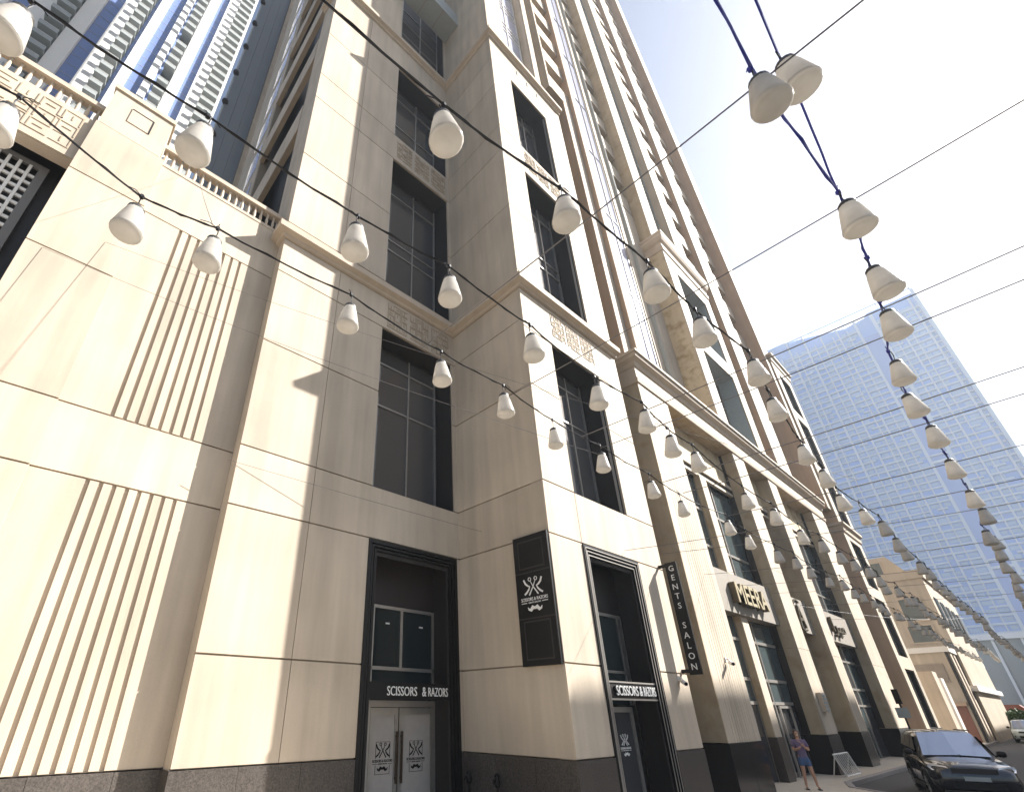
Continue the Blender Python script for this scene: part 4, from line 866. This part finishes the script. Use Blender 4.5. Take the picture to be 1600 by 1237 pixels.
person = thing('person', 'woman in purple tee and denim shorts standing on the pavement, hands raised to her chest', 'person', (23.25, 6.98, .145))
# local: facing -Y, feet at z = 0
skin_m = plain('skin', (.48, .26, .17), .55); hair_m = plain('dark_hair', (.035, .02, .013), .6); tee = plain('purple_tee', (.15, .11, .19), .8); denim = plain('denim', (.06, .11, .22), .85, scale=25.)
J = [(0, 0, .92, .13, .10), (0, .01, 1.12, .11, .085), (0, .01, 1.32, .13, .09), (0, .0, 1.45, .055), (0, -.01, 1.52, .05), (0, -.02, 1.60, .075, .088), (0, -.02, 1.69, .072, .085),
     (-.17, .01, 1.38, .052), (-.22, -.02, 1.12, .043), (-.10, -.22, 1.17, .034), (-.02, -.24, 1.24, .026, .034),
     (.17, .01, 1.38, .052), (.22, -.02, 1.12, .043), (.08, -.22, 1.22, .034), (.01, -.24, 1.33, .026, .034),
     (-.09, 0, .82, .085), (-.12, -.02, .48, .058), (-.15, .01, .09, .036), (-.16, -.11, .035, .036, .028),
     (.09, 0, .82, .085), (.13, -.01, .48, .058), (.17, .03, .09, .036), (.20, -.08, .035, .036, .028)]
E_ = [(0, 1), (1, 2), (2, 3), (3, 4), (4, 5), (5, 6), (2, 7), (7, 8), (8, 9), (9, 10), (2, 11), (11, 12), (12, 13), (13, 14), (0, 15), (15, 16), (16, 17), (17, 18), (0, 19), (19, 20), (20, 21), (21, 22)]
body = skin('body', J, E_, skin_m, person)
for sg, hz in ((-1, 1.25), (1, 1.34)):
    for k in range(4): skin('finger', [(sg*.02+sg*-.012*k, -.245, hz+.012*k, .009), (sg*-.03-sg*.012*k, -.262, hz+.03+.012*k, .0085), (sg*-.06-sg*.012*k, -.25, hz+.035+.012*k, .007)], [(0, 1), (1, 2)], skin_m, person, 1)
    skin('thumb', [(sg*.01, -.235, hz, .010), (sg*-.01, -.225, hz+.045, .009), (sg*-.02, -.22, hz+.075, .007)], [(0, 1), (1, 2)], skin_m, person, 1)
skin('tee_shirt', [(0, .0, .84, .150, .118), (0, .0, .95, .148, .118), (0, .01, 1.12, .135, .105), (0, .01, 1.32, .15, .108), (0, 0, 1.43, .075), (-.17, .01, 1.385, .070), (-.215, -.01, 1.2, .062), (.17, .01, 1.385, .070), (.215, -.01, 1.2, .062)], [(0, 1), (1, 2), (2, 3), (3, 4), (3, 5), (5, 6), (3, 7), (7, 8)], tee, person)
skin('shorts', [(0, 0, .99, .148, .118), (0, 0, .86, .14, .112), (-.095, 0, .78, .102), (-.112, -.01, .62, .092), (.095, 0, .78, .102), (.117, -.01, .62, .092)], [(0, 1), (1, 2), (2, 3), (1, 4), (4, 5)], denim, person)
skin('hair', [(0, -.005, 1.735, .098, .105), (0, .045, 1.64, .110, .095), (0, .065, 1.50, .105, .065), (0, .06, 1.36, .08, .045)], [(0, 1), (1, 2), (2, 3)], hair_m, person)
skin('face_mask', [(0, -.055, 1.585, .052, .06), (0, -.06, 1.555, .045, .055)], [(0, 1)], 'signw', person, 2)
for sg in (-1, 1):
    mesh_obj('eye', MB().lathe([(.002, -.008), (.008, 0), (.002, .008)], (sg*.03, -.104, 1.635), 6), 'black', person, True).location = (0, 0, 0)
    mesh_obj('sandal', MB().box(sg*.155-.045 if sg < 0 else .145, sg*.155+.035 if sg < 0 else .235, -.19 if sg < 0 else -.16, .05 if sg < 0 else .08, 0, .022), 'black', person)
for ch in person.children:
    if ch.name.startswith(('eye', 'sandal')):
        for v_ in ch.data.vertices: v_.co += Vector((23.25, 6.98, .145))
person.rotation_euler = (0, 0, math.radians(-62)); person.scale = (1.05, 1.05, 1.04)

# ------------------------------------------------------------------ dusty air
hz = MB().box(-205, 705, -305, 405, -1, 262)
me = bpy.data.meshes.new('haze'); me.from_pydata(hz.v, [], hz.f); hzo = bpy.data.objects.new('haze', me); COL.objects.link(hzo); hzo['kind'] = 'stuff'
hm = bpy.data.materials.new('dusty_air'); hm.use_nodes = True; n = hm.node_tree; n.nodes.clear()
pv_ = n.nodes.new('ShaderNodeVolumePrincipled'); pv_.inputs['Color'].default_value = (.85, .92, 1, 1); pv_.inputs['Density'].default_value = .0005; pv_.inputs['Anisotropy'].default_value = .3
om = n.nodes.new('ShaderNodeOutputMaterial'); n.links.new(pv_.outputs[0], om.inputs['Volume']); me.materials.append(hm)
